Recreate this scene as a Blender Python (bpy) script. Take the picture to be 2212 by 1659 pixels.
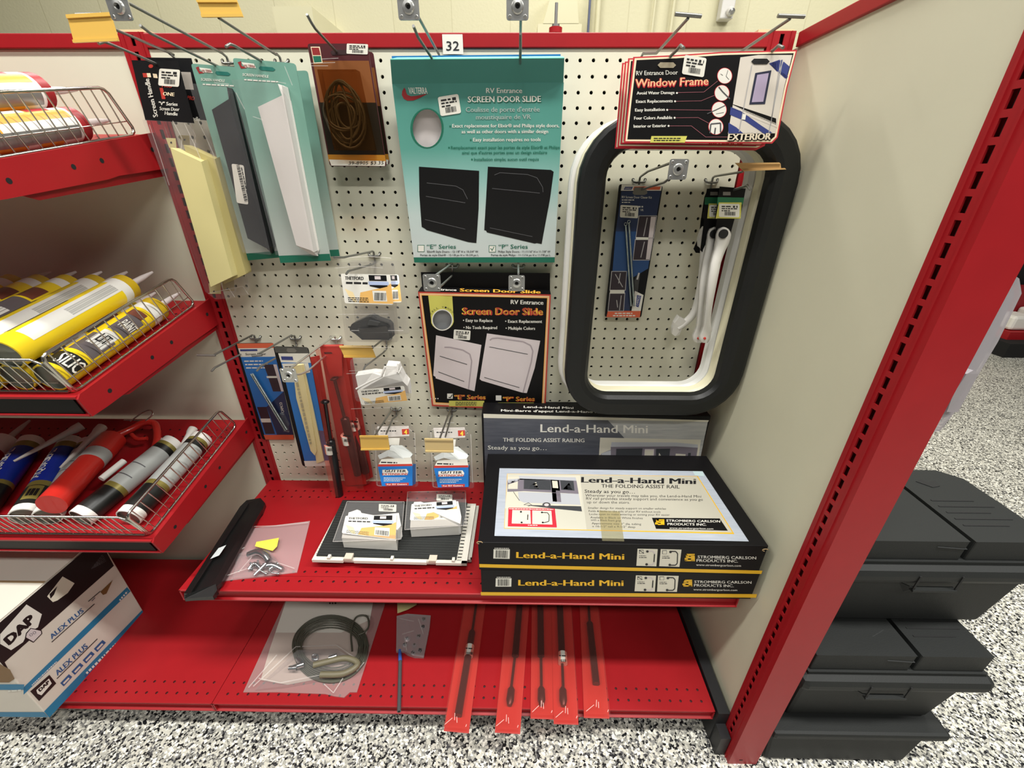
import bpy, math, random
from mathutils import Vector, Matrix
for o in list(bpy.data.objects): bpy.data.objects.remove(o)
random.seed(7)
SC = bpy.context.scene
COL = SC.collection
# All measurements are in inches: x along the pegboard, y towards the wall behind it, z up from the first row of holes.
S = 0.0254; ZF = 57.6
def cv(p): return Vector((p[0]*S, p[1]*S, (p[2]+ZF)*S))
# ---------------------------------------------------------------- camera
CAM = Vector((10.4095, -38.3832, -8.2395)); YAW, PIT, ROL, FPX = -.0119, -.4552, .0024, 888.57
_ca, _sa, _cb, _sb, _cc, _sc = math.cos(YAW), math.sin(YAW), math.cos(PIT), math.sin(PIT), math.cos(ROL), math.sin(ROL)
FW = Vector((_sa*_cb, _ca*_cb, _sb)); _r = Vector((_ca, -_sa, 0)); _u = _r.cross(FW)
RT = _cc*_r+_sc*_u; UP = -_sc*_r+_cc*_u
cd = bpy.data.cameras.new('camera'); cam = bpy.data.objects.new('camera', cd); COL.objects.link(cam)
cd.sensor_fit = 'HORIZONTAL'; cd.sensor_width = 36; cd.lens = FPX*36/2212; cd.clip_start = .02; cd.clip_end = 60
m4 = Matrix((RT, UP, -FW)).transposed().to_4x4(); m4.translation = cv(CAM); cam.matrix_world = m4
SC.camera = cam
# ---------------------------------------------------------------- light and exposure
SC.view_settings.view_transform = 'Standard'; SC.view_settings.look = 'None'; SC.view_settings.gamma = 1
SC.view_settings.exposure = 0.0
W = bpy.data.worlds.new('world'); SC.world = W; W.use_nodes = True
W.node_tree.nodes['Background'].inputs[0].default_value = (1, .98, .94, 1); W.node_tree.nodes['Background'].inputs[1].default_value = .07
def area(x, y, z, sx, sy, pw, col=(1, .985, .94)):
    l = bpy.data.lights.new('ceiling_light', 'AREA'); l.shape = 'RECTANGLE'; l.size = sx*S; l.size_y = sy*S; l.energy = pw; l.color = col
    o = bpy.data.objects.new('ceiling_light', l); COL.objects.link(o); o.location = cv((x, y, z))
    return o
for lx in (-70, 10, 90):
    for ly, pw in ((-95, 34), (-38, 78), (60, 36)):
        area(lx+(12 if ly == -38 else 0), ly, 78, 48, 8, pw*(.72 if lx < 0 else 1))
# ---------------------------------------------------------------- helpers
def ray(px, py): return FW+RT*((px-1106)/FPX)-UP*((py-829.5)/FPX)
def P(px, py, ax, v):
    "point on the plane ax = v that lies under a spot of the photograph"
    d = ray(px, py); i = 'XYZ'.index(ax); return CAM+d*((v-CAM[i])/d[i])
class PL:
    "a plane in space: point, normal towards the viewer"
    def __init__(s, a, b, c):
        s.o = Vector(a); s.n = (Vector(b)-s.o).cross(Vector(c)-s.o).normalized()
        if s.n.dot(CAM-s.o) < 0: s.n = -s.n
    def at(s, px, py, h=0):
        d = ray(px, py); q = CAM+d*((s.o-CAM).dot(s.n)/d.dot(s.n)); return q+s.n*h
def _atp(s, px, py, h=0):
    d = ray(px, py); return CAM+d*(((s.o-CAM).dot(s.n)+h)/d.dot(s.n))
PL.atp = _atp
def yofw(a, b, w):
    lo, hi = -30., 6.
    for _ in range(50):
        m = (lo+hi)/2
        if (P(*a, 'Y', m)-P(*b, 'Y', m)).length > w: hi = m
        else: lo = m
    return m
def wquad(tl, tr, br, bl, w, dy=0):
    yt = yofw(tl, tr, w)+dy; yb = yofw(bl, br, w)+dy
    return [P(*tl, 'Y', yt), P(*tr, 'Y', yt), P(*br, 'Y', yb), P(*bl, 'Y', yb)]
MATS = {}
def lin(h):
    h = h.lstrip('#'); c = [int(h[i:i+2], 16)/255 for i in (0, 2, 4)]
    return tuple(((x+.055)/1.055)**2.4 if x > .04045 else x/12.92 for x in c)
def mat(name, col='#808080', rough=.5, metal=0, spec=.5, bump=None, alpha=None, tint=None, coat=0, noise=None):
    if name in MATS: return MATS[name]
    m = bpy.data.materials.new(name); m.use_nodes = True; nt = m.node_tree; b = nt.nodes['Principled BSDF']; MATS[name] = m
    c = lin(col); b.inputs['Base Color'].default_value = (*c, 1); b.inputs['Roughness'].default_value = rough
    b.inputs['Metallic'].default_value = metal; b.inputs['Specular IOR Level'].default_value = spec
    if coat: b.inputs['Coat Weight'].default_value = coat; b.inputs['Coat Roughness'].default_value = .08
    m.diffuse_color = (*c, 1)
    tc = None
    if noise:   # (scale, amount): faint unevenness of the surface colour
        tc = nt.nodes.new('ShaderNodeTexCoord'); n = nt.nodes.new('ShaderNodeTexNoise'); n.inputs['Scale'].default_value = noise[0]; n.inputs['Detail'].default_value = 5
        r = nt.nodes.new('ShaderNodeMix'); r.data_type = 'RGBA'; nt.links.new(tc.outputs['Object'], n.inputs['Vector']); nt.links.new(n.outputs['Fac'], r.inputs['Factor'])
        r.inputs['A'].default_value = (*[x*(1-noise[1]) for x in c], 1); r.inputs['B'].default_value = (*[min(1, x*(1+noise[1])) for x in c], 1)
        nt.links.new(r.outputs['Result'], b.inputs['Base Color'])
    if bump:
        n = nt.nodes.new('ShaderNodeTexNoise'); n.inputs['Scale'].default_value = bump[0]; n.inputs['Detail'].default_value = 3
        tc = tc or nt.nodes.new('ShaderNodeTexCoord'); nt.links.new(tc.outputs['Object'], n.inputs['Vector'])
        bp = nt.nodes.new('ShaderNodeBump'); bp.inputs['Strength'].default_value = bump[1]; bp.inputs['Distance'].default_value = .002
        nt.links.new(n.outputs['Fac'], bp.inputs['Height']); nt.links.new(bp.outputs['Normal'], b.inputs['Normal'])
    if alpha is not None:   # thin clear plastic: mostly transparent, with a soft shine
        tr = nt.nodes.new('ShaderNodeBsdfTransparent'); tr.inputs[0].default_value = (*lin(tint or '#ffffff'), 1)
        mx = nt.nodes.new('ShaderNodeMixShader'); fr = nt.nodes.new('ShaderNodeLayerWeight'); fr.inputs[0].default_value = .25
        mr = nt.nodes.new('ShaderNodeMapRange'); mr.inputs['To Min'].default_value = alpha; mr.inputs['To Max'].default_value = min(1, alpha+.14)
        nt.links.new(fr.outputs['Facing'], mr.inputs['Value']); nt.links.new(mr.outputs[0], mx.inputs[0])
        nt.links.new(tr.outputs[0], mx.inputs[1]); nt.links.new(b.outputs[0], mx.inputs[2])
        nt.links.new(mx.outputs[0], nt.nodes['Material Output'].inputs['Surface'])
        if bump: pass
    return m
GL = {}
def glyphs(s, bold=0., shear=0., res=2):
    "flat letter shapes, 1 wide and with a cap height of 1; heavier strokes are made of shifted copies laid over each other"
    k = (s, bold, shear)
    if k in GL: return GL[k]
    c = bpy.data.curves.new('t', 'FONT'); c.body = s; c.size = 1; c.shear = shear; c.resolution_u = res; c.fill_mode = 'FRONT'
    o = bpy.data.objects.new('t', c); me = bpy.data.meshes.new_from_object(o)
    vs = [(v.co.x, v.co.y) for v in me.vertices]; fs = [tuple(p.vertices) for p in me.polygons]
    bpy.data.objects.remove(o); bpy.data.meshes.remove(me); bpy.data.curves.remove(c)
    d = bold*.85; sh = [(0, 0)] if bold < .01 else [(-d, 0), (d, 0), (0, 0)] if bold <= .055 else [(-d, 0), (d, 0), (0, -d*.7), (0, d*.7), (-d*.6, d*.5), (d*.6, -d*.5), (0, 0)]
    n = len(vs); out = [(x+a, y+b, q*.0015) for q, (a, b) in enumerate(sh) for x, y in vs]; fs = [tuple(i+q*n for i in f) for q in range(len(sh)) for f in fs]
    x0 = min(v[0] for v in out); x1 = max(v[0] for v in out)
    GL[k] = ([((x-x0)/(x1-x0), y/.73, z) for x, y, z in out], fs); return GL[k]
class MB:
    def __init__(s): s.v = []; s.f = []; s.mi = []; s.sm = []; s.mats = []
    def mx(s, m):
        if m not in s.mats: s.mats.append(m)
        return s.mats.index(m)
    def add(s, vs, fs, m, sm=False):
        n = len(s.v); s.v += [Vector(v) for v in vs]; i = s.mx(m)
        for f in fs: s.f.append([n+k for k in f]); s.mi.append(i); s.sm.append(sm)
        return s
    def poly(s, pts, m): return s.add(pts, [list(range(len(pts)))], m)
    def box(s, a, b, m):
        (x, y, z), (X, Y, Z) = a, b
        return s.hexa([(x, y, z), (X, y, z), (X, Y, z), (x, Y, z), (x, y, Z), (X, y, Z), (X, Y, Z), (x, Y, Z)], m)
    def hexa(s, p, m): return s.add(p, [(0, 3, 2, 1), (4, 5, 6, 7), (0, 1, 5, 4), (1, 2, 6, 5), (2, 3, 7, 6), (3, 0, 4, 7)], m)
    def prism(s, pts, vec, m, ms=None):
        pts = [Vector(p) for p in pts]; vec = Vector(vec); n = len(pts)
        s.add(pts+[p+vec for p in pts], [list(range(n)), list(range(2*n-1, n-1, -1))], m)
        return s.add(pts+[p+vec for p in pts], [(i, i+n, (i+1) % n+n, (i+1) % n) for i in range(n)], ms or m)
    def tube(s, path, r, m, seg=8, cap=True):
        path = [Vector(p) for p in path]; n = len(path); rs = r if isinstance(r, (list, tuple)) else [r]*n; vs = []; ref = None
        for i, p in enumerate(path):
            t = (path[min(i+1, n-1)]-path[max(i-1, 0)]).normalized()
            if ref is None: ref = t.orthogonal()
            a = (ref-t*ref.dot(t)).normalized(); ref = a; b = t.cross(a)
            vs += [p+(a*math.cos(2*math.pi*k/seg)+b*math.sin(2*math.pi*k/seg))*rs[i] for k in range(seg)]
        fs = [(i*seg+k, i*seg+(k+1) % seg, (i+1)*seg+(k+1) % seg, (i+1)*seg+k) for i in range(n-1) for k in range(seg)]
        s.add(vs, fs, m, True)
        if cap: s.add(vs, [list(range(seg))[::-1], list(range((n-1)*seg, n*seg))], m)
        return s
    def lathe(s, p0, ax, prof, seg=20, up=None, caps=True):
        "prof: (distance along the axis, radius, material from here on)"
        p0 = Vector(p0); t = Vector(ax).normalized(); a = (Vector(up)-t*t.dot(Vector(up))).normalized() if up else t.orthogonal().normalized(); b = t.cross(a)
        ring = lambda d, r: [p0+t*d+(a*math.cos(2*math.pi*k/seg)+b*math.sin(2*math.pi*k/seg))*r for k in range(seg)]
        for (d0, r0, m), (d1, r1, _) in zip(prof, prof[1:]):
            flat = abs(d1-d0) < .02
            s.add(ring(d0, r0)+ring(d1, r1), [(k, (k+1) % seg, seg+(k+1) % seg, seg+k) for k in range(seg)], m, not flat)
        if not caps: return s
        s.poly(ring(*prof[0][:2])[::-1], prof[0][2]); s.poly(ring(*prof[-1][:2]), prof[-1][2]); return s
    def relief(s, pl, pts, m, base=0., ms=None):
        "raised facet seen at the given spots, (x, y, height), with its sides brought down to the plane"
        T_ = [pl.atp(x, y, h) for x, y, h in pts]; B_ = [p-pl.n*(h-base) for p, (x, y, h) in zip(T_, pts)]; n = len(T_)
        s.poly(T_, m)
        for i in range(n): j = (i+1) % n; s.poly([T_[i], T_[j], B_[j], B_[i]], ms or m)
        return s
    # printing on a flat plane, laid out from the photograph
    def ppoly(s, pl, px, m, h=.012): return s.poly([pl.at(x, y, h) for x, y in px], m)
    def prect(s, pl, x0, y0, x1, y1, m, h=.012): return s.ppoly(pl, [(x0, y0), (x1, y0), (x1, y1), (x0, y1)], m, h)
    def pell(s, pl, cx, cy, rx, ry, m, h=.012, n=28): return s.ppoly(pl, [(cx+rx*math.cos(6.2832*k/n), cy+ry*math.sin(6.2832*k/n)) for k in range(n)], m, h)
    def pline(s, pl, pts, w, m, h=.015):
        for (x0, y0), (x1, y1) in zip(pts, pts[1:]):
            L = math.hypot(x1-x0, y1-y0) or 1; nx, ny = -(y1-y0)/L*w/2, (x1-x0)/L*w/2
            s.ppoly(pl, [(x0+nx, y0+ny), (x1+nx, y1+ny), (x1-nx, y1-ny), (x0-nx, y0-ny)], m, h)
        return s
    def text(s, pl, t, a, b, hp, m, h=.02, bold=0., shear=0., up=None):
        "text whose base line runs from a to b, cap height hp, all in photo pixels; up: pixel direction of the letters' upright"
        vs, fs = glyphs(t, bold, shear); A = Vector(a); B = Vector(b); d = (B-A)
        u = Vector(up).normalized() if up else Vector((d.y, -d.x)).normalized()
        return s.add([pl.at(*(A+d*x+u*(y*hp)), h+z) for x, y, z in vs], fs, m)
    def text3(s, t, o, ex, ey, L, H, m, bold=0., shear=0.):
        vs, fs = glyphs(t, bold, shear); o = Vector(o); ex = Vector(ex).normalized(); ey = Vector(ey).normalized()
        return s.add([o+ex*(x*L)+ey*(y*H) for x, y, z in vs], fs, m)
    def small(s, pl, a, b, hp, m, h=.018, seed=1, wl=(2, 6)):
        "a line of print too small to read: word-long dashes"
        rnd = random.Random(seed); A = Vector(a); B = Vector(b); d = (B-A); L = d.length; d /= L; u = Vector((d.y, -d.x)); x = 0
        while x < L:
            w = min(rnd.uniform(*wl)*hp*.55, L-x)
            s.ppoly(pl, [A+d*x, A+d*(x+w), A+d*(x+w)+u*hp*.75, A+d*x+u*hp*.75], m, h); x += w+hp*.5
        return s
    def bars(s, pl, a, b, hp, m, h=.018, seed=3, n=18):
        rnd = random.Random(seed); A = Vector(a); B = Vector(b); d = (B-A); L = d.length; d /= L; u = Vector((d.y, -d.x)); x = 0; w0 = L/n/1.1
        while x < L:
            w = min(rnd.choice((.4, .6, 1.1))*w0, L-x); s.ppoly(pl, [A+d*x, A+d*(x+w), A+d*(x+w)+u*hp, A+d*x+u*hp], m, h); x += w+rnd.choice((.4, .7))*w0
        return s
    def sticker(s, pl, c, w, hh, ang=0, seed=1, h=.03, vert=False):
        "small white price sticker with a bar code, size in photo pixels"
        c = Vector(c); a = math.radians(ang); e = Vector((math.cos(a), math.sin(a))); f = Vector((-e.y, e.x)); r = min(w, hh)*.1
        pts = []
        for sx, sy, t0 in ((1, 1, 0), (-1, 1, 90), (-1, -1, 180), (1, -1, 270)):
            for k in range(4):
                t = math.radians(t0+30*k); pts.append(c+e*(sx*(w/2-r)+r*math.cos(t))+f*(sy*(hh/2-r)+r*math.sin(t)))
        s.ppoly(pl, pts, M_paper, h); q = lambda u, v: c+e*(u*w/2)+f*(v*hh/2)
        s.small(pl, q(-.75, -.5), q(.2, -.5), hh*.12, M_ink, h+.01, seed); s.small(pl, q(.35, -.42), q(.8, -.42), hh*.2, M_ink, h+.01, seed+1, (1, 2))
        s.small(pl, q(-.75, -.2), q(.75, -.2), hh*.1, M_ink, h+.01, seed+2); s.small(pl, q(-.75, .12), q(.1, .12), hh*.1, M_ink, h+.01, seed+3)
        s.bars(pl, q(-.45, .75), q(.6, .75), hh*.28, M_ink, h+.01, seed); return s
    def build(s, name, parent=None, label=None, cat=None, group=None, kind=None, loc=None, bevel=0):
        if parent is not None: o0 = Vector(parent['_o'])
        elif loc is not None: o0 = Vector(loc)
        else:
            n = len(s.v); o0 = Vector((sum(v.x for v in s.v)/n, sum(v.y for v in s.v)/n, min(v.z for v in s.v)))
        me = bpy.data.meshes.new(name); me.from_pydata([((v.x-o0.x)*S, (v.y-o0.y)*S, (v.z-o0.z)*S) for v in s.v], [], s.f)
        for m in s.mats: me.materials.append(m)
        me.polygons.foreach_set('material_index', s.mi); me.polygons.foreach_set('use_smooth', s.sm); me.update()
        o = bpy.data.objects.new(name, me); COL.objects.link(o)
        if parent is not None:
            p = parent
            if p.get('_part'): o['_d'] = 1
            o.parent = p; o['_o'] = list(o0); o['_part'] = 1
        else: o.location = cv(o0); o['_o'] = list(o0)
        if label: o['label'] = label
        if cat: o['category'] = cat
        if group: o['group'] = group
        if kind: o['kind'] = kind
        if bevel:
            b = o.modifiers.new('bevel', 'BEVEL'); b.width = bevel*S; b.segments = 2; b.limit_method = 'ANGLE'; b.angle_limit = .6
        return o
def thing(name, label, cat, loc, group=None):
    o = bpy.data.objects.new(name, None); COL.objects.link(o); o.empty_display_size = .02
    o.location = cv(loc); o['_o'] = list(loc); o['label'] = label; o['category'] = cat
    if group: o['group'] = group
    return o
def arc(c, a, b, r, t0, t1, n):
    "points on an arc round c, a and b unit vectors"
    c = Vector(c); a = Vector(a); b = Vector(b); return [c+a*(r*math.cos(math.radians(t0+(t1-t0)*k/n)))+b*(r*math.sin(math.radians(t0+(t1-t0)*k/n))) for k in range(n+1)]
def bez(pts, n=6):
    "smooth path through points (Catmull-Rom)"
    p = [Vector(q) for q in pts]; p = [p[0]*2-p[1]]+p+[p[-1]*2-p[-2]]; out = []
    for i in range(1, len(p)-2):
        for k in range(n):
            t = k/n; out.append(.5*((2*p[i])+(p[i+1]-p[i-1])*t+(2*p[i-1]-5*p[i]+4*p[i+1]-p[i+2])*t*t+(3*p[i]-p[i-1]-3*p[i+1]+p[i+2])*t**3))
    return out+[p[-2]]
def copytree(o, parent=None):
    c = o.copy(); COL.objects.link(c); c.parent = parent
    for ch in [x for x in bpy.data.objects if x.parent == o]: copytree(ch, c)
    return c
# ---------------------------------------------------------------- materials
M_paper = mat('white_paper', '#dcd9cd', .6); M_ink = mat('black_ink', '#1a1a1c', .5)
M_white = mat('white_print', '#dfdcd2', .5); M_black = mat('black_print', '#0b0a0b', .5, spec=.2)
M_red = mat('red_shelf_paint', '#99161c', .42, spec=.3, noise=(30, .06)); M_redd = mat('red_upright_paint', '#98181e', .42, spec=.3, noise=(25, .08))
M_cream = mat('cream_board', '#d0cdb8', .62, noise=(14, .03), bump=(900, .05)); M_dark = mat('dark_gap', '#0a0908', .9)
M_wire = mat('zinc_wire', '#8a8a86', .38, metal=.85); M_steel = mat('plated_steel', '#d6d6d2', .28, metal=.9); M_chrome = mat('chrome_wire', '#c9c6bd', .2, metal=1)
M_amber = mat('aged_amber_plastic', '#d9b055', .35); M_amber2 = mat('aged_tan_plastic', '#cbb27c', .4)
M_clear = mat('clear_plastic', '#ffffff', .12, alpha=.025, tint='#f4f3f2'); M_film = mat('clear_film', '#ffffff', .15, alpha=.04, tint='#f3f1f1')
M_whiteplastic = mat('white_plastic', '#d3d0c9', .4); M_blackplastic = mat('black_plastic', '#17181a', .5)
# ================================================================ floor and wall
def flake_floor():
    m = bpy.data.materials.new('speckled_epoxy_floor'); m.use_nodes = True; nt = m.node_tree; b = nt.nodes['Principled BSDF']; b.inputs['Roughness'].default_value = .32
    tc = nt.nodes.new('ShaderNodeTexCoord'); nz = nt.nodes.new('ShaderNodeTexNoise'); nz.inputs['Scale'].default_value = 260; nz.inputs['Detail'].default_value = 2
    ad = nt.nodes.new('ShaderNodeMix'); ad.data_type = 'RGBA'; ad.blend_type = 'LINEAR_LIGHT'; ad.inputs['Factor'].default_value = .004
    nt.links.new(tc.outputs['Object'], ad.inputs['A']); nt.links.new(tc.outputs['Object'], nz.inputs['Vector']); nt.links.new(nz.outputs['Color'], ad.inputs['B'])
    v = nt.nodes.new('ShaderNodeTexVoronoi'); v.inputs['Scale'].default_value = 215; v.inputs['Randomness'].default_value = 1; nt.links.new(ad.outputs['Result'], v.inputs['Vector'])
    sp = nt.nodes.new('ShaderNodeSeparateColor'); nt.links.new(v.outputs['Color'], sp.inputs[0])
    r = nt.nodes.new('ShaderNodeValToRGB'); r.color_ramp.interpolation = 'CONSTANT'; e = r.color_ramp.elements
    stops = [(0, '#141517'), (.17, '#4a4a4c'), (.27, '#85847f'), (.42, '#a8a69c'), (.62, '#c9c6b9'), (.84, '#efece0')]
    e[0].position = 0; e[0].color = (*lin(stops[0][1]), 1); e[1].position = stops[1][0]; e[1].color = (*lin(stops[1][1]), 1)
    for p, c in stops[2:]: k = e.new(p); k.color = (*lin(c), 1)
    nt.links.new(sp.outputs[0], r.inputs[0]); nt.links.new(r.outputs[0], b.inputs['Base Color']); return m
f = MB(); f.box((-260, -150, -59), (330, 106, -57.6), flake_floor()); f.build('floor', kind='structure', label='grey, black and white speckled epoxy floor')
def block_wall():
    m = bpy.data.materials.new('cream_painted_block'); m.use_nodes = True; nt = m.node_tree; b = nt.nodes['Principled BSDF']; b.inputs['Roughness'].default_value = .6
    tc = nt.nodes.new('ShaderNodeTexCoord'); sx = nt.nodes.new('ShaderNodeSeparateXYZ'); cx = nt.nodes.new('ShaderNodeCombineXYZ'); nt.links.new(tc.outputs['Object'], sx.inputs[0])
    nt.links.new(sx.outputs['X'], cx.inputs['X']); nt.links.new(sx.outputs['Z'], cx.inputs['Y'])
    mp = nt.nodes.new('ShaderNodeMapping'); mp.inputs['Scale'].default_value = (1/S,)*3; mp.inputs['Location'].default_value = (3, -6.2, 0); nt.links.new(cx.outputs[0], mp.inputs[0])
    br = nt.nodes.new('ShaderNodeTexBrick'); br.inputs['Scale'].default_value = 1; br.inputs['Brick Width'].default_value = 16; br.inputs['Row Height'].default_value = 8; br.inputs['Mortar Size'].default_value = .16; br.inputs['Mortar Smooth'].default_value = .6
    for k, c in (('Color1', '#d6d0ad'), ('Color2', '#d3cda9'), ('Mortar', '#c8c19d')): br.inputs[k].default_value = (*lin(c), 1)
    nt.links.new(mp.outputs[0], br.inputs['Vector']); nt.links.new(br.outputs['Color'], b.inputs['Base Color'])
    nz = nt.nodes.new('ShaderNodeTexNoise'); nz.inputs['Scale'].default_value = 60; nt.links.new(tc.outputs['Object'], nz.inputs['Vector'])
    mt = nt.nodes.new('ShaderNodeMath'); mt.operation = 'MULTIPLY_ADD'; mt.inputs[1].default_value = -.6; nt.links.new(br.outputs['Fac'], mt.inputs[0]); nt.links.new(nz.outputs['Fac'], mt.inputs[2])
    bp = nt.nodes.new('ShaderNodeBump'); bp.inputs['Strength'].default_value = .35; bp.inputs['Distance'].default_value = .004; nt.links.new(mt.outputs[0], bp.inputs['Height']); nt.links.new(bp.outputs[0], b.inputs['Normal'])
    return m
M_block = block_wall(); M_smoothcream = mat('cream_wall_paint', '#d5cfab', .55, noise=(6, .03))
w = MB(); w.box((-260, 106, -57.6), (330, 110, 75), M_block)
w.build('wall_back', kind='structure', label='cream painted block wall behind the shelving')
p = MB(); p.box((-52, 96, -57.6), (-42, 105.9, 31.6), M_smoothcream); p.hexa([(-42, 96, -57.6), (-37.6, 105.9, -57.6), (-42, 105.9, -57.6), (-43, 104, -57.6), (-42, 96, 31.6), (-37.6, 105.9, 28.4), (-42, 105.9, 31.6), (-43, 104, 31.6)], M_smoothcream)
p.build('trim_1', kind='structure', label='boxed cream pilaster on the back wall')
p = MB(); p.box((15.2, 98, -57.6), (26.6, 105.9, 28.6), M_smoothcream); p.prism([(16.6, 98, 28.7), (25.8, 98, 28.7), (24.6, 98, 36), (19, 98, 36)], (0, 7.9, 0), M_smoothcream)
p.build('trim_2', kind='structure', label='chamfered cream pier on the back wall')
def conduit(x, m, r, lab, name='conduit'):
    c = MB(); c.tube([(x, 105.2-r, -57), (x, 105.2-r, 74)], r, m, 10); c.build(name, label=lab, cat='pipe')
conduit(29.2, mat('blue_grey_conduit', '#59607a', .5), .32, 'thin blue-grey conduit running up the cream back wall')
conduit(31.5, M_smoothcream, .7, 'thick cream painted pipe beside the thin blue-grey conduit')
conduit(46.5, M_smoothcream, .35, 'narrow cream painted pipe, left one of the close pair on the wall')
conduit(51.5, M_smoothcream, .45, 'narrow cream painted pipe, right one of the close pair on the wall')
d = thing('wall_sensor', 'small white sensor box high on the back wall above the left scan-bar hook', 'sensor', (65.4, 104, 32))
k = MB(); k.box((63.7, 103.2, 31), (67.2, 105.9, 40), M_whiteplastic); k.build('housing', d, bevel=.3)
k = MB(); k.lathe((66, 103.1, 32.5), (.2, -1, -.5), [(0, 1.1, M_whiteplastic), (1, .9, M_steel), (1.2, .5, M_steel)], 14); k.build('lens', d)
# ================================================================ shelving frame
def slotstrip(mb, o, ex, ed, n, w, n0, m, sw=.3, sh=.66, dep=.3, nrm=(0, -1, 0)):
    "strip of width w with one slot per inch, o: top left, ex across, ed down, slot centred at n0 across"
    o = Vector(o); ex = Vector(ex); ed = Vector(ed); nn = Vector(nrm)
    for i in range(n):
        q = lambda a, b, d=0: o+ex*a+ed*(i+b)-nn*d
        a0, a1, b0, b1 = n0-sw/2, n0+sw/2, .5-sh/2, .5+sh/2
        mb.poly([q(0, 0), q(w, 0), q(w, b0), q(0, b0)], m); mb.poly([q(0, b1), q(w, b1), q(w, 1), q(0, 1)], m)
        mb.poly([q(0, b0), q(a0, b0), q(a0, b1), q(0, b1)], m); mb.poly([q(a1, b0), q(w, b0), q(w, b1), q(a1, b1)], m)
        for (c, d), (e, f) in zip([(a0, b0), (a1, b0), (a1, b1), (a0, b1)], [(a1, b0), (a1, b1), (a0, b1), (a0, b0)]): mb.poly([q(c, d), q(e, f), q(e, f, .1), q(c, d, .1)], m)
        mb.poly([q(a0, b0, dep), q(a1, b0, dep), q(a1, b1, dep), q(a0, b1, dep)], M_dark)
def upright(x0, x1, lab, grp=None):
    u = MB(); slotstrip(u, (x0, -.06, 1.7), (1, 0, 0), (0, 0, -1), 59, x1-x0, (x1-x0)/2, M_redd)
    for x in (x0, x1): u.poly([(x, -.06, 1.7), (x, 2, 1.7), (x, 2, -57.5), (x, -.06, -57.5)], M_redd)
    u.poly([(x0, -.06, 1.7), (x1, -.06, 1.7), (x1, 2, 1.7), (x0, 2, 1.7)], M_redd); u.poly([(x0, 2, 1.7), (x1, 2, 1.7), (x1, 2, -57.5), (x0, 2, -57.5)], M_redd); u.poly([(x0, -.06, -57.3), (x1, -.06, -57.3), (x1, 2, -57.3), (x0, 2, -57.3)], M_redd)
    # narrow raised bead along both edges of the face
    for x in (x0+.28, x1-.34): u.box((x, -.12, -57.3), (x+.06, -.06, 1.7), M_redd)
    return u.build('gondola_upright', label=lab, cat='shelf upright', group=grp)
upright(-19.25, -17.35, 'slotted red upright post between the two shelving bays')
upright(28.65, 30.55, 'slotted red upright post in the corner, right of the pegboard')
def cells(mb, o, ex, ed, nx, ny, m, r=.13, pitch=1, dep=.2, nrm=(0, -1, 0), skip=None):
    o = Vector(o); ex = Vector(ex); ed = Vector(ed); nn = Vector(nrm); N = 16; hole = []; sq = []
    for k in range(N):
        t = 2*math.pi*(k+.5)/N; c, s = math.cos(t), math.sin(t); hole.append((c*r, s*r)); q = .5/max(abs(c), abs(s)); sq.append((c*q, s*q))
    # put the square's corners in
    cor = {1: (.5, .5), 5: (-.5, .5), 9: (-.5, -.5), 13: (.5, -.5)}
    for j in range(ny):
        for i in range(nx):
            c = o+ex*i+ed*j; g = lambda p, d=0: c+ex*p[0]+ed*p[1]-nn*d
            vs = [g(p) for p in hole]+[g(p) for p in sq]+[g(p, dep) for p in hole]+[g(p) for p in ((.5, .5), (-.5, .5), (-.5, -.5), (.5, -.5))]
            fs = []
            for k in range(N):
                k2 = (k+1) % N; fs.append((k, k2, N+k2, N+k)); fs.append((k, k2, 2*N+k2, 2*N+k))
            for kk, ci in ((1, 0), (5, 1), (9, 2), (13, 3)): fs.append((N+kk, 3*N+ci, N+(kk+1) % N))
            mb.add(vs, fs, m)
b = MB(); cells(b, (-17, 0, 0), (1, 0, 0), (0, 0, -1), 46, 53, M_cream)
b.box((-17.5, 0, .5), (28.5, .2, .7), M_cream)

b.build('pegboard', label='cream pegboard back panel full of small holes, in the bay marked 32', cat='pegboard')
b = MB(); b.box((-17.2, .9, -57), (28.5, 1.1, .6), M_dark); b.build('rear_panel', label='rear board coloured as the dark interior behind the pegboard holes', cat='back panel')  # near-black colour stands in for the shade inside the shelving
b = MB(); b.box((-17.2, .3, -17.6), (28.6, .8, -16.5), mat('tan_crossbar', '#8d8468', .6)); b.build('cross_bar', label='tan crossbar showing through one row of pegboard holes', cat='crossbar')
b = MB(); b.box((-67.2, .1, -57), (-19.3, .3, .68), M_cream); b.build('back_panel', label='plain cream back panel behind the caulk shelves in the left bay', cat='back panel')
def rail(a, c, lab, m=M_redd):
    r = MB(); (x0, y0), (x1, y1) = a, c
    r.box((min(x0, x1), min(y0, y1), .72), (max(x0, x1), max(y0, y1), 1.62), m); return r.build('top_rail', label=lab, cat='shelf rail', bevel=.06)
rail((-17.35, -.14), (28.65, 1.5), 'red top rail above the pegboard, with the 32 tag')
rail((-66, -.14), (-19.25, 1.5), 'red top rail above the plain panel of the left bay')
rail((30.7, -17.0), (32.6, -.1), 'red top rail of the side panel, running towards the viewer on the right')
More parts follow.
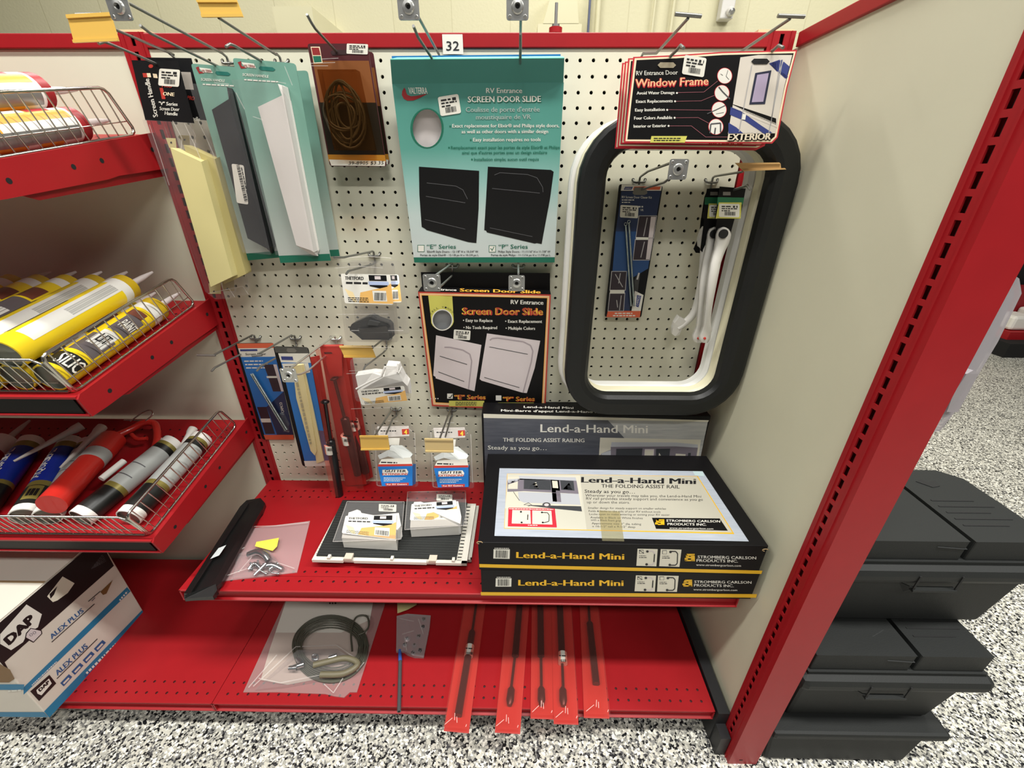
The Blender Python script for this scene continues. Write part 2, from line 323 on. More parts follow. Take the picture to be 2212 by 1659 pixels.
# side bay on the right, at right angles
b = MB(); b.box((30.95, -17.0, -57.2), (31.15, 2.6, .75), mat('cream_side_board', '#cdc9b0', .6, noise=(9, .04), bump=(900, .04))); b.build('side_panel', label='plain cream side panel at right angles to the pegboard', cat='back panel')
u = MB(); m = M_redd; slotstrip(u, (30.7, -17.0, 1.4), (0, -1, 0), (0, 0, -1), 59, 1.95, .78, m, nrm=(-1, 0, 0), sw=.34, sh=.7)
u.poly([(30.7, -18.95, 1.4), (33.35, -18.95, 1.4), (33.35, -18.95, -57.6), (30.7, -18.95, -57.6)], m); u.poly([(33.35, -18.95, 1.4), (33.35, -17, 1.4), (33.35, -17, -57.6), (33.35, -18.95, -57.6)], m)
u.poly([(30.7, -18.95, 1.4), (33.35, -18.95, 1.4), (33.35, -17, 1.4), (30.7, -17, 1.4)], m); u.poly([(30.7, -17, 1.4), (33.35, -17, 1.4), (33.35, -17, -57.6), (30.7, -17, -57.6)], m)
u.box((30.62, -17.42, -57.6), (30.7, -17.3, 1.4), m); u.box((30.62, -18.5, -57.6), (30.7, -18.38, 1.4), m); u.box((31.6, -18.97, -56.9), (31.9, -18.94, -56.8), M_dark)
u.build('gondola_upright', label='large slotted red end post standing on the floor at right', cat='shelf upright')
b = MB(); b.prism([(29.6, -.4, -52.3), (29.6, -17.1, -52.9), (29.6, -17.1, -57.5), (29.6, -.4, -57.5)], (1.05, 0, 0), M_blackplastic); b.box((29.7, -18.3, -57.5), (30.6, -17.1, -54.6), M_blackplastic)
b.build('base_bracket', label='black steel base bracket between the bottom deck and the side panel', cat='shelf bracket')
# ---------------------------------------------------------------- flat shelves with rows of holes
def flatshelf(name, x0, x1, y0, y1, z, x0h, n, rows, lab, lip=1.25, part=True):
    b = MB(); ys = sorted([y0]+[r+.5 for r in rows]+[r-.5 for r in rows]+[y1], reverse=True); cut = []
    for r in rows: cells(b, (x0h, r, z), (1, 0, 0), (0, -1, 0), n, 1, M_red, nrm=(0, 0, 1), dep=.06, r=.12)
    for r in rows:
        b.poly([(x0, r+.5, z), (x0h-.5, r+.5, z), (x0h-.5, r-.5, z), (x0, r-.5, z)], M_red); b.poly([(x0h+n-.5, r+.5, z), (x1, r+.5, z), (x1, r-.5, z), (x0h+n-.5, r-.5, z)], M_red)
    yy = y0
    for r in sorted(rows, reverse=True):
        if yy-(r+.5) > .01: b.poly([(x0, yy, z), (x1, yy, z), (x1, r+.5, z), (x0, r+.5, z)], M_red)
        yy = r-.5
    b.poly([(x0, yy, z), (x1, yy, z), (x1, y1, z), (x0, y1, z)], M_red)
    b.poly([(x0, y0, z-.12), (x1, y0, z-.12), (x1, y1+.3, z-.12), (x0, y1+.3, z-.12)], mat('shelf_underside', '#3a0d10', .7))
    # rolled front lip: top bead, recessed channel, bottom flange
    prof = [(y1, z), (y1-.08, z-.06), (y1-.08, z-.16), (y1+.16, z-.24), (y1+.16, z-lip+.2), (y1-.1, z-lip+.1), (y1-.1, z-lip), (y1+.3, z-lip), (y1+.3, z-.1)]
    b.prism([(x0, a, c) for a, c in prof], (x1-x0, 0, 0), M_red)
    for x in (x0, x1-.12): b.box((x, y1-.08, z-lip), (x+.12, y0, z-.01), M_red)
    return b.build(name, label=lab, cat='shelf')
flatshelf('display_shelf', -18.45, 29.45, -.3, -14.75, -39.7, -17.5, 47, (-2.1, -3.1, -12.82, -13.8), 'red perforated shelf half way up the pegboard bay, carrying the flat boxes')
flatshelf('base_deck', -18.5, 29.45, -.3, -16.75, -53.1, -17.53, 47, (-14.98, -15.98), 'red bottom deck under the pegboard bay, with bags and struts lying on it', 1.3)
flatshelf('base_deck', -66.6, -18.56, -.3, -16.75, -53.1, -65.53, 47, (-14.98, -15.98), 'red bottom deck of the left bay, under the caulk carton', 1.3)
b = MB(); b.box((-66.5, -12.6, -57.6), (-18.6, -12.3, -54.2), M_dark); b.build('kick_plate', label='kick plate coloured as the shade under the bottom deck of the left bay', cat='kick plate')  # both kick plates carry the shadow below the decks in their colour
b = MB(); b.box((-18.4, -12.6, -57.6), (29.4, -12.3, -54.2), M_dark); b.build('kick_plate', label='kick plate coloured as the shade under the bottom deck of the pegboard bay', cat='kick plate')
for x, l in ((-18.3, 'left'), (29.1, 'right')):
    b = MB(); b.prism([(x, -.35, -39.9), (x, -13.8, -39.9), (x, -13.8, -40.8), (x, -.35, -42.6)], (.14, 0, 0), M_red); b.build('shelf_bracket', label='red bracket under the %s end of the middle display shelf' % l, cat='shelf bracket')
# ---------------------------------------------------------------- sloping caulk shelves of the left bay
SA = math.atan(.2); SN, CS = math.sin(SA), math.cos(SA)
def T(z0): return lambda x, s, h: Vector((x, -s*CS-h*SN, z0-s*SN+h*CS))
M_tag = mat('black_tag_strip', '#0b0d0c', .5, spec=.15)
def slopeshelf(z0, lab, flab, side_only=False):
    t = T(z0); th = thing('caulk_shelf', lab, 'shelf', t(-42, 7, 0)); b = MB(); X0, X1 = -66.6, -18.9; F = 14.6
    def bx(x0, x1, s0, s1, h0, h1, m): b.hexa([t(x0, s0, h0), t(x1, s0, h0), t(x1, s1, h0), t(x0, s1, h0), t(x0, s0, h1), t(x1, s0, h1), t(x1, s1, h1), t(x0, s1, h1)], m)
    bx(X0, X1, .4, F, -.14, 0, M_red)
    bx(X0, X1, F, F+.12, -1.5, .06, M_red); bx(X0, X1, F, F+.3, -.12, .06, M_red); bx(X0, X1, F, F+.34, -1.62, -1.48, M_red)
    for x in [X0+.5+k for k in range(0, 47)]:
        for s in (2.0, 3.0): b.poly([t(x+.1*math.cos(a), s+.1*math.sin(a), .008) for a in [6.2832*k/8 for k in range(8)]], M_dark)
    b.build('deck', th)
    b = MB(); bx(X0, X1-.35, F+.13, F+.24, -1.44, -.16, M_tag); b.build('tag_strip', th, label='black price tag strip')
    b = MB()
    b.prism([t(X1, .15, .12), t(X1, F, .12), t(X1, F+.32, -.1), t(X1, F+.3, -1.62), t(X1, F-.9, -1.75), t(X1, 6.5, -2.1), t(X1, 5.6, -2.05), t(X1, .15, -2.45)], (.14, 0, 0), M_red)
    b.prism([t(X1-.3, .15, -1.9), t(X1-.3, F-1.5, -1.5), t(X1-.3, F-3, -2.3), t(X1-.3, .15, -3.0)], (.1, 0, 0), M_redd)
    for s in (1.3, 6.3, 8.6, 12.9):
        c = t(X1+.15, s, -.95); b.poly([c+Vector((0, .17*math.cos(a), .17*math.sin(a))) for a in [6.2832*k/10 for k in range(10)]], M_dark)
    b.build('side_bracket', th)
    # wire fence standing on the shelf: right side panel and front panel
    fe = thing('wire_fence', flab, 'wire fence', t(-19.4, 14, 0)); x = -19.35
    loop = [t(x, 13.9, .1), t(x, 1.9, .1)]+[t(x, 1.55, .3), t(x, 1.5, .6)]+[t(x, 2.2, 2.75), t(x, 2.45, 3.0), t(x, 2.8, 3.1), t(x, 14.2, 3.1), t(x, 14.5, 3.0), t(x, 14.6, 2.7), t(x, 14.35, .5), t(x, 14.2, .2), t(x, 13.9, .1)]
    b = MB(); b.tube(loop, .11, M_chrome, 8, False); b.build('side_loop', fe)
    b = MB()
    for k in range(14): s = 2.35+k*.88; b.tube([t(x, s-.1, .1), t(x, s+.35, 3.1)], .05, M_chrome, 5, False)
    b.tube([t(x, 1.8, 1.0), t(x, 14.4, 1.0)], .04, M_chrome, 5, False)
    b.build('side_wires', fe)
    b = MB(); b.tube([t(-66, 14.35, .12), t(x-.4, 14.35, .12), t(x-.1, 14.35, .3), t(x-.3, 14.6, 2.5), t(x-.8, 14.6, 2.85), t(-66, 14.6, 2.85)], .1, M_chrome, 8, False); b.build('front_loop', fe)
    b = MB(); k = 0
    while -20.6-k*.62 > -40: xx = -20.6-k*.62; b.tube([t(xx, 14.35, .12), t(xx-.15, 14.6, 2.85)], .045, M_chrome, 5, False); k += 1
    b.tube([t(-66, 14.4, .9), t(x-.5, 14.4, .9)], .04, M_chrome, 5, False)
    b.build('front_wires', fe)
    return t
T1 = slopeshelf(-4.75, 'uppermost red sloping shelf of the left bay, carrying orange and white caulk tubes', 'chrome wire fence round the uppermost caulk shelf')
T2 = slopeshelf(-18.25, 'middle red sloping shelf of the left bay, carrying yellow adhesive cartridges', 'chrome wire fence round the shelf of yellow adhesive cartridges')
T3 = slopeshelf(-31.35, 'lowest red sloping shelf of the left bay, carrying blue, red and black-banded tubes', 'chrome wire fence round the shelf of blue and black-banded tubes')
# ================================================================ peg hooks
def hook(X, zr, low, up, lab, plate=None, bar=None, holder=None, r=.085, hmat=None, wm=None, grp=None):
    wm = wm or M_wire
    q = lambda p: P(p[0], p[1], 'X', X) if len(p) == 2 else Vector((X, p[1], p[2]))
    th = thing('peg_hook', lab, 'hook', (X, -.15, zr), grp)
    b = MB(); b.tube([(X-.5, .3, zr), (X-.5, -.06, zr), (X-.44, -.14, zr-.16), (X-.3, -.16, zr-.2), (X+.3, -.16, zr-.2), (X+.44, -.14, zr-.16), (X+.5, -.06, zr), (X+.5, .3, zr)], r, wm)
    if low: b.tube([(X, -.15, zr+.15), (X, -.15, zr-.9)], r, wm)
    b.build('back_clip', th)
    if low:
        b = MB(); pts = [q(p) for p in low]; b.tube([(X, -.15, zr-.75), (X, -.3, zr-.85)]+pts, r, wm); b.build('lower_rod', th)
    if up:
        b = MB(); pts = [q(p) for p in up]; b.tube([(X, -.15, zr-.05), (X, -.2, zr+.18), (X, -.55, zr+.27)]+pts, r, wm); ur = b.build('upper_rod', th); e = pts[-1]
        if plate:
            c = P(*plate, 'Y', e.y-.05); b = MB(); w = .62; h = .6; ch = []
            for sx, sz, t0 in ((1, 1, 0), (-1, 1, 90), (-1, -1, 180), (1, -1, 270)):
                ch += [c+Vector((sx*(w-.12)+.12*math.cos(math.radians(t0+k*45)), 0, sz*(h-.12)+.12*math.sin(math.radians(t0+k*45)))) for k in range(3)]
            b.prism(ch, (0, .05, 0), M_steel); b.lathe(c+Vector((0, .02, 0)), (0, -1, 0), [(0, .36, M_steel), (.12, .3, M_steel), (.14, .16, M_wire), (.03, .1, M_dark)], 18)
            for sx in (-.43, .43):
                for sz in (-.43, .43): b.lathe(c+Vector((sx, 0, sz)), (0, -1, 0), [(0, .1, M_steel), (.05, .07, M_wire)], 8)
            b.build('scan_plate', ur, label='square zinc end plate')
        if bar:
            a, c = bar; b = MB(); b.tube([P(*a, 'Y', e.y-.02), P(*c, 'Y', e.y-.02)], .1, wm); b.build('end_bar', ur)
        if holder:
            hm = hmat or M_amber; y = e.y-.12; c = [P(*p, 'Y', y) for p in holder]; b = MB(); tl, tr, br, bl = c
            b.prism([tl, tr, br, bl], (0, .05, 0), hm); up_ = (tl-bl).normalized()
            b.hexa([tl-up_*.18+Vector((0, -.08, 0)), tr-up_*.18+Vector((0, -.08, 0)), tr-up_*.18, tl-up_*.18, tl+Vector((0, -.08, 0)), tr+Vector((0, -.08, 0)), tr, tl], hm)
            b.hexa([bl+Vector((0, -.08, 0)), br+Vector((0, -.08, 0)), br, bl, bl+up_*.15+Vector((0, -.08, 0)), br+up_*.15+Vector((0, -.08, 0)), br+up_*.15, bl+up_*.15], hm)
            b.build('label_holder', ur, label='yellowed clear plastic price label holder')
    return th
hook(-15.5, 0, [(300, 121), (238, 95), (225, 90), (213, 94)], [(375, 118), (245, 62), (187, 33)], 'hook holding the black Screen Handle header card, beside the red upright', bar=((165, 32), (220, 31)), holder=((144, 32), (238, 27), (257, 89), (160, 93)))
hook(-11.5, 0, [(485, 150), (325, 72), (303, 55)], [(480, 115), (272, 4)], 'hook holding the green card with the black handle', plate=(256, 15))
hook(-7.5, 0, [(594, 149), (507, 99), (497, 95), (488, 101)], [(596, 118), (472, 38)], 'hook holding the green card with the white handle', bar=((448, 34), (503, 33)), holder=((424, -3), (510, -3), (526, 37), (437, 38)))
hook(-2.5, 0, [(728, 113), (681, 62), (672, 48), (663, 31)], None, 'single wire hook holding the brown blister pack of cord')
hook(4.5, 0, [(930, 121), (903, 80), (893, 56)], [(945, 112), (902, 33)], 'left one of the two hooks holding the large green box', plate=(882, 15))
hook(10.5, 0, [('', -5.0, -.95), ('', -7.6, -.9), ('', -8.3, -.55)], [('', -5, .2), ('', -8.6, .35)], 'right one of the two hooks holding the large green box', plate=(1118, 14))
hook(19.5, 0, [(1430, 140), (1462, 108), (1470, 98), (1477, 104)], [(1418, 115), (1486, 40)], 'hook through the left slot of the Window Frame header card', bar=((1458, 30), (1515, 35)), holder=None)
hook(25.5, 0, [(1634, 134), (1672, 107), (1682, 98), (1692, 103)], [(1600, 112), (1706, 41)], 'hook through the right slot of the Window Frame header card', bar=((1680, 34), (1738, 36)))
hook(20.5, -8, [(1402, 404), (1435, 394), (1448, 384)], [(1400, 370), (1455, 350)], 'hook with a zinc plate inside the window frame, holding the dark blue spring kit', plate=(1465, 366))
hook(26.5, -8, [(1585, 410), (1610, 402), (1614, 400), (1621, 410)], [(1560, 378), (1604, 371)], 'hook inside the window frame holding the white grab handles', holder=((1588, 352), (1682, 351), (1697, 366), (1606, 370)), hmat=mat('wood_tan_label_strip', '#c79f66', .45))
hook(4.5, -15, [(952, 618), (944, 622)], [(966, 577), (935, 599)], 'left one of the two hooks holding the black Screen Door Slide box', plate=(933, 611), wm=M_steel)
hook(10.5, -15, [('', -4.4, -15.6)], [('', -4, -14.6), ('', -6.7, -14.45)], 'right one of the two hooks holding the black Screen Door Slide box', plate=(1116, 612), wm=M_steel)
hook(-2.5, -14, [(805, 571), (758, 584), (752, 586), (748, 592)], [(800, 544), (742, 556), (722, 556)], 'hook above the black gutter spout pack, left of the green box')
hook(-15.5, -22, [(545, 752), (468, 792), (464, 794), (457, 802)], [(545, 724), (463, 766)], 'leftmost hook of the lower row, holding the blue spring kit card', bar=((426, 767), (465, 768)))
hook(-11.5, -22, [(630, 755), (566, 790), (562, 793), (555, 801)], [(630, 724), (560, 764)], 'middle hook of the lower left row, holding the weather strip card', bar=((545, 769), (566, 767)))
hook(-7.5, -22, [(716, 758), (665, 801), (650, 808), (640, 809)], [(718, 728), (622, 800)], 'hook with a zinc end plate holding the red bagged gas struts', plate=(624, 811), wm=M_steel)
hook(-2.5, -22, [(836, 752), (828, 762), (788, 792), (783, 806)], [(830, 731), (804, 752)], 'hook holding the single white gutter spout pack', holder=((733, 747), (802, 747), (812, 772), (744, 772)))
hook(-2.5, -30, [(848, 905), (834, 938)], [(846, 886), (811, 939)], 'hook holding the left Gutter Extensions pack', holder=((777, 941), (838, 941), (842, 971), (780, 972)))
hook(3.5, -30, [(973, 905), (962, 944)], [(970, 892), (950, 947)], 'hook holding the right Gutter Extensions pack', holder=((917, 947), (979, 948), (980, 977), (919, 976)), hmat=M_amber2)
# bay number card
pl = PL(P(960, 80, 'Y', -.2), P(998, 80, 'Y', -.2), P(960, 115, 'Y', -.2))
b = MB(); b.prism([pl.at(x, y) for x, y in ((955, 74), (999, 74), (1001, 117), (957, 117))], (0, .02, 0), M_paper); b.text(pl, '32', (964, 109), (992, 109), 21, M_ink, bold=.01)
b.build('bay_number_card', label='white card reading 32 on the red top rail', cat='sign')
# ================================================================ hanging cards and boxes
def slab(mb, pl, px, m, t=.03, ms=None, h=0): mb.prism([pl.at(x, y, h) for x, y in px], -pl.n*t, m, ms)
def rrect(tl, tr, br, bl, r=4, n=3):
    "corner pixels of a card to a rounded outline in pixels"
    out = []; c = [Vector(p) for p in (tl, tr, br, bl)]
    for i in range(4):
        p = c[i]; a = (c[i-1]-p).normalized()*r; b = (c[(i+1) % 4]-p).normalized()*r
        for k in range(n+1):
            t = k/n; out.append(p+a*(1-t)**2+b*t**2)
    return out
def yquad(px, yt, yb): return [P(*p, 'Y', y) for p, y in zip(px, (yt, yt, yb, yb))]
def planeof(q): return PL(q[0], q[1], (q[2]+q[3])/2)
# --- large green box
TEAL = '#2f8273'
def gradient(name, stops, z0, z1, rough=.45, axis="Z"):
    "printed colour blend between two heights (inches)"
    m = bpy.data.materials.new(name); m.use_nodes = True; nt = m.node_tree; b = nt.nodes['Principled BSDF']; b.inputs['Roughness'].default_value = rough
    g = nt.nodes.new('ShaderNodeNewGeometry'); sx = nt.nodes.new('ShaderNodeSeparateXYZ'); nt.links.new(g.outputs['Position'], sx.inputs[0])
    mr = nt.nodes.new('ShaderNodeMapRange'); zf = ZF if axis == 'Z' else 0; mr.inputs['From Min'].default_value = (z0+zf)*S; mr.inputs['From Max'].default_value = (z1+zf)*S; nt.links.new(sx.outputs[axis], mr.inputs['Value'])
    r = nt.nodes.new('ShaderNodeValToRGB'); e = r.color_ramp.elements; e[0].position = stops[0][0]; e[0].color = (*lin(stops[0][1]), 1); e[1].position = stops[1][0]; e[1].color = (*lin(stops[1][1]), 1)
    for p, c in stops[2:]: k = e.new(p); k.color = (*lin(c), 1)
    nt.links.new(mr.outputs[0], r.inputs[0]); nt.links.new(r.outputs[0], b.inputs['Base Color']); return m
q = wquad((847, 181), (1218, 178), (1198, 567), (895, 567), 12.2); pl = planeof(q)
M_teal = gradient('green_box_print', [(0, '#c4c9c6'), (.3, '#b7c5c1'), (.5, '#8ab3ac'), (.68, '#559487'), (1, '#46857a')], q[3].z, q[0].z)
M_tealdk = mat('green_box_header', '#38857b', .5); M_green = mat('dark_green_print', '#15654f', .5); M_grey = mat('grey_print', '#9aa9a2', .5)
t = thing('door_slide_box', 'large green hanging box reading RV Entrance SCREEN DOOR SLIDE with two black panels', 'box', q[3])
b = MB(); dpt = 1.15; nb = -pl.n*dpt
holes = [(860+(q_)*0, 0) for q_ in ()]
cx, cy, rx, ry = 922.5, 277, 31.5, 41   # round window cut out of the front, seen as an oval
out = [(847, 181), (1218, 178), (1198, 567), (895, 567)]
N = 32; ring = [(cx+rx*math.cos(6.2832*k/N), cy+ry*math.sin(6.2832*k/N)) for k in range(N)]
def annulus(mb, pl, outer, ringp, m, h=0):
    "front face with a hole: the outline is sampled in the same directions as the hole"
    cxx = sum(p[0] for p in ringp)/len(ringp); cyy = sum(p[1] for p in ringp)/len(ringp); o2 = []
    for p in ringp:
        dx, dy = p[0]-cxx, p[1]-cyy; best = 1e9
        for (ax, ay), (bx_, by) in zip(outer, outer[1:]+outer[:1]):
            ex, ey = bx_-ax, by-ay; den = dx*ey-dy*ex
            if abs(den) < 1e-9: continue
            tt = ((ax-cxx)*ey-(ay-cyy)*ex)/den; ss = ((ax-cxx)*dy-(ay-cyy)*dx)/den
            if tt > 0 and -1e-6 <= ss <= 1+1e-6 and tt < best: best = tt
        o2.append((cxx+dx*best, cyy+dy*best))
    n = len(ringp)
    for i in range(n):
        j = (i+1) % n; mb.poly([pl.at(*ringp[i], h), pl.at(*ringp[j], h), pl.at(*o2[j], h), pl.at(*o2[i], h)], m)
        if True:   # corner triangle where the outline turns between two samples
            for c in outer:
                a1 = math.atan2(o2[i][1]-cyy, o2[i][0]-cxx); a2 = math.atan2(o2[j][1]-cyy, o2[j][0]-cxx); ac = math.atan2(c[1]-cyy, c[0]-cxx)
                d1 = (ac-a1) % 6.28318; d2 = (a2-a1) % 6.28318
                if 1e-5 < d1 < d2-1e-5: mb.poly([pl.at(*o2[i], h), pl.at(*o2[j], h), pl.at(*c, h)], m)
annulus(b, pl, out, ring, M_teal)
F = [pl.at(*p) for p in out]
for i in range(4): j = (i+1) % 4; b.poly([F[i], F[j], F[j]+nb, F[i]+nb], M_tealdk)
b.poly([p+nb for p in F], M_tealdk)
R = [pl.at(*p) for p in ring]
for i in range(N): j = (i+1) % N; b.poly([R[i], R[j], R[j]-pl.n*.1, R[i]-pl.n*.1], M_green)
M_lil = mat('white_panel_in_window', '#d9cfcd', .5); b.poly([p-pl.n*.45 for p in [pl.at(880, 225), pl.at(975, 225), pl.at(975, 330), pl.at(880, 330)]], M_lil)
# printed ring round the window, made as a band
def band(mb, pl, cx, cy, rx, ry, RX, RY, m, h=.012, n=32, ox=0, oy=0):
    for k in range(n):
        a, c = 6.2832*k/n, 6.2832*(k+1)/n
        mb.ppoly(pl, [(cx+rx*math.cos(a), cy+ry*math.sin(a)), (cx+rx*math.cos(c), cy+ry*math.sin(c)), (cx+ox+RX*math.cos(c), cy+oy+RY*math.sin(c)), (cx+ox+RX*math.cos(a), cy+oy+RY*math.sin(a))], m, h)
band(b, pl, cx, cy, rx, ry, 36, 43.5, M_green)
b.prect(pl, 0, 0, 0, 0, M_green) if False else None
b.ppoly(pl, [(893.6, 556), (1198.6, 555.5), (1198, 567), (895, 567)], M_green)
# wordmark with red swoosh
M_swoosh = mat('dark_red_print', '#8c2224', .5)
sw = [(874, 188), (869, 197), (868, 205), (872, 213), (880, 217.5), (893, 217), (908, 211), (922, 203.5), (929, 202), (915, 204), (900, 207), (888, 208), (880, 205), (877, 199), (876, 190)]
b.ppoly(pl, sw, M_swoosh, .014); b.ppoly(pl, [(872, 187), (914, 188), (924, 203), (882, 203)], M_teal, .016)
b.text(pl, 'VALTERRA', (882, 203), (924, 203), 15, M_white, .02, bold=.02, shear=-.3)
b.text(pl, 'RV Entrance', (1050, 201), (1128, 201), 11.5, M_white, bold=.02)
b.text(pl, 'SCREEN DOOR SLIDE', (1012, 222.5), (1170, 221.5), 13.5, M_green, .016, bold=.04); b.text(pl, 'SCREEN DOOR SLIDE', (1010.5, 221), (1168.5, 220), 13.5, M_white, bold=.03)
b.text(pl, "Coulisse de porte d'entrée", (1006, 242), (1166, 241), 11, M_grey, bold=.025); b.text(pl, 'moustiquaire de VR', (1028, 258), (1147, 257), 10.5, M_grey, bold=.025)
for s, x0, x1, y, hp, m in (('Exact replacement for Elixir® and Philips style doors,', 977, 1208, 275.5, 8, M_white), ('as well as other doors with a similar design', 997, 1184, 288, 8, M_white), ('Easy installation requires no tools', 1022, 1168, 305.5, 8, M_white),
    ('Remplacement exact pour les portes de style Elixir® et Philips', 974, 1209, 322, 7, M_green), ("ainsi que d'autres portes avec un design similaire", 998, 1182, 333, 7, M_green), ('Installation simple; aucun outil requis', 1024, 1164, 347.5, 7, M_green)):
    b.text(pl, s, (x0, y), (x1, y-.6), hp, m, bold=.02)
for x, y in ((972.5, 273), (1017, 302.5), (970, 319), (1019.5, 344.5)): b.pell(pl, x, y, 2, 2.2, M_green, n=8)
M_panelblk = mat('printed_black', '#0c0b0c', .35); M_line = mat('printed_grey_line', '#4b4a4c', .5)
M_halo = mat('pale_print', '#c3d0cc', .5)
for pts, lines in (([(905, 360), (1035, 369), (1034, 450), (1029, 525), (1012, 523), (1008, 522), (922, 497), (918, 494), (911, 490), (906, 420)], [[(922, 395), (985, 402), (1000, 410), (1010, 430)], [(920, 424), (1005, 438)], [(918, 474), (1005, 495)]]),
    ([(1054, 360), (1190, 367), (1196, 371), (1188, 430), (1170, 527), (1160, 525), (1155, 526), (1052, 502), (1050, 498), (1046, 497), (1050, 430)], [[(1068, 378), (1080, 373), (1140, 377), (1160, 384), (1172, 404), (1173, 415)], [(1063, 407), (1166, 417)], [(1058, 492), (1150, 511)]])):
    b.ppoly(pl, pts, M_panelblk, .014)
    for l in lines: b.pline(pl, l, 1.3, M_line, .02)
for x, y in ((902, 529), (1056, 530)): b.prect(pl, x, y, x+15, y+15, M_green, .014); b.prect(pl, x+1.2, y+1.2, x+14, y+14, M_white, .018)
b.pline(pl, [(1060, 536), (1063, 541), (1067, 533)], 1.5, M_green, .024)
b.text(pl, '“E” Series', (922, 537), (985, 537), 9.5, M_green, bold=.02); b.text(pl, '“P” Series', (1077, 537), (1140, 537), 9.5, M_green, bold=.02)
for s, x0, x1, y in (('Elixir® Style Doors - 12-1/8" H x 10-3/4" W', 923, 1033, 545.5), ('Portes de style Elixir® - 12-1/8 po H x 10-3/4 po L', 908, 1034, 553), ('Philips Style Doors - 11-11/16" H x 11-7/8" W', 1076, 1189, 545.5), ('Portes de style Philips - 11-11/16 po H x 11-7/8 po L', 1061, 1189, 553)):
    b.text(pl, s, (x0, y), (x1, y), 4.6, M_ink, bold=.015)
b.sticker(pl, (971, 227), 45, 42, -9, 5)
b.build('carton', t)
hq = [P(843, 129, 'Y', q[0].y-.9), P(1219, 126, 'Y', q[0].y-.9), q[1], q[0]]; hp = planeof(hq); b = MB()
b.prism([hp.at(843, 129), hp.at(1219, 126), hp.at(1217, 178), hp.at(847, 181)], -hp.n*.05, M_tealdk); b.build('hanging_flap', t, label='dark green folded hanging flap')
b = MB(); top = [hq[0]+Vector((0, .0, 0)), hq[1], hq[1]+Vector((0, 1.2, .35)), hq[0]+Vector((.2, 1.2, .35))]; b.prism(top, (0, 0, .04), mat('pale_green_card_edge', '#5fb3a0', .5)); b.build('top_flap', t)
# blue packs behind it
y2 = q[0].y+1.0; bq = [P(846, 121, 'Y', y2), P(1211, 117, 'Y', y2), P(1198, 555, 'Y', -.3), P(897, 555, 'Y', -.3)]; b = MB(); b.prism(bq, (0, .1, 0), mat('blue_card', '#1f7fc4', .45)); b.build('backing_card', label='blue card standing behind the large green box, only its top edge showing', cat='card')
# --- black Screen Door Slide box
q = wquad((905, 632), (1189, 637), (1177, 886), (935, 876), 12.0, -.5); pl = planeof(q)
t = thing('door_slide_box', 'black hanging box reading Screen Door Slide in yellow with two white panels', 'box', q[3])
M_gold = mat('gold_print', '#e8a93a', .45); M_redp = mat('red_print', '#b5362b', .45); M_peach = mat('peach_print', '#e6b98a', .5); M_lime = mat('yellow_green_print', '#c9c45c', .5); M_yel = mat('yellow_print', '#e9c83c', .45); M_lilac = mat('lilac_white_print', '#cfc4c4', .5); M_lil2 = mat('lilac_shade_print', '#a3979a', .5)
b = MB(); out = [(903, 630), (1190, 636), (1178, 887), (933, 877)]; F = [pl.at(*p) for p in out]; nb = -pl.n*.8
cx, cy, rx, ry = 955.5, 691, 20.5, 21; ring = [(cx+rx*math.cos(6.2832*k/N), cy+ry*math.sin(6.2832*k/N)) for k in range(N)]
annulus(b, pl, out, ring, M_black)
for i in range(4): j = (i+1) % 4; b.poly([F[i], F[j], F[j]+nb, F[i]+nb], M_black)
b.poly([p+nb for p in F], M_black); b.poly([p-pl.n*.4 for p in [pl.at(930, 665), pl.at(982, 665), pl.at(982, 718), pl.at(930, 718)]], mat('grey_panel_in_window', '#9a9c9e', .5))
def frame(mb, pl, o, i, m, h):
    for k in range(4): l = (k+1) % 4; mb.ppoly(pl, [o[k], o[l], i[l], i[k]], m, h)
sc = lambda pts, d: [(x+(d if k in (0, 3) else -d), y+(d if k < 2 else -d)) for k, (x, y) in enumerate(pts)]
frame(b, pl, out, sc(out, 3), M_redp, .012); frame(b, pl, sc(out, 3), sc(out, 7), M_peach, .012); frame(b, pl, sc(out, 7), sc(out, 8), M_gold, .012)
# yellow tab with round window
ta = [(925, 638), (977, 640), (980, 690)]+[(955.5+25*math.cos(a), 691+22.5*math.sin(a)) for a in [math.radians(k) for k in range(10, 180, 17)]]+[(931, 688)]
cxx, cyy = 955.5, 691
def ringfill(mb, pl, outer, ringp, m, h):
    global annulus
    annulus(mb, pl, outer, ringp, m, h)
ringfill(b, pl, ta, ring, M_lime, .014); band(b, pl, cx, cy, rx, ry, rx+2.2, ry+2.2, M_white, .02)
for k, ch in enumerate('CELL WINDOW'):   # lettering arched over the window
    if ch == ' ': continue
    a = math.radians(-150+k*12.5); x, y = cx+26*math.cos(a), cy+26*math.sin(a); e = Vector((-math.sin(a), math.cos(a))); b.text(pl, ch, (x-e.x*2, y-e.y*2), (x+e.x*2, y+e.y*2), 4, M_ink)
b.text(pl, 'RV Entrance', (1103, 656.5), (1174, 658), 9.5, M_white, bold=.035)
b.text(pl, 'Screen Door Slide', (998, 679.5), (1173.5, 680.5), 15.5, M_redp, .016, bold=.09); b.text(pl, 'Screen Door Slide', (997.5, 679), (1173, 680), 15, M_yel, .022, bold=.03)
for s, x0, x1, y in (('• Easy to Replace', 1000, 1064, 695), ('• Exact Replacement', 1091, 1171, 697), ('• No Tools Required', 1001, 1074, 710.5), ('• Multiple Colors', 1092, 1156, 712)): b.text(pl, s, (x0, y), (x1, y+.4), 7, M_white, bold=.03)
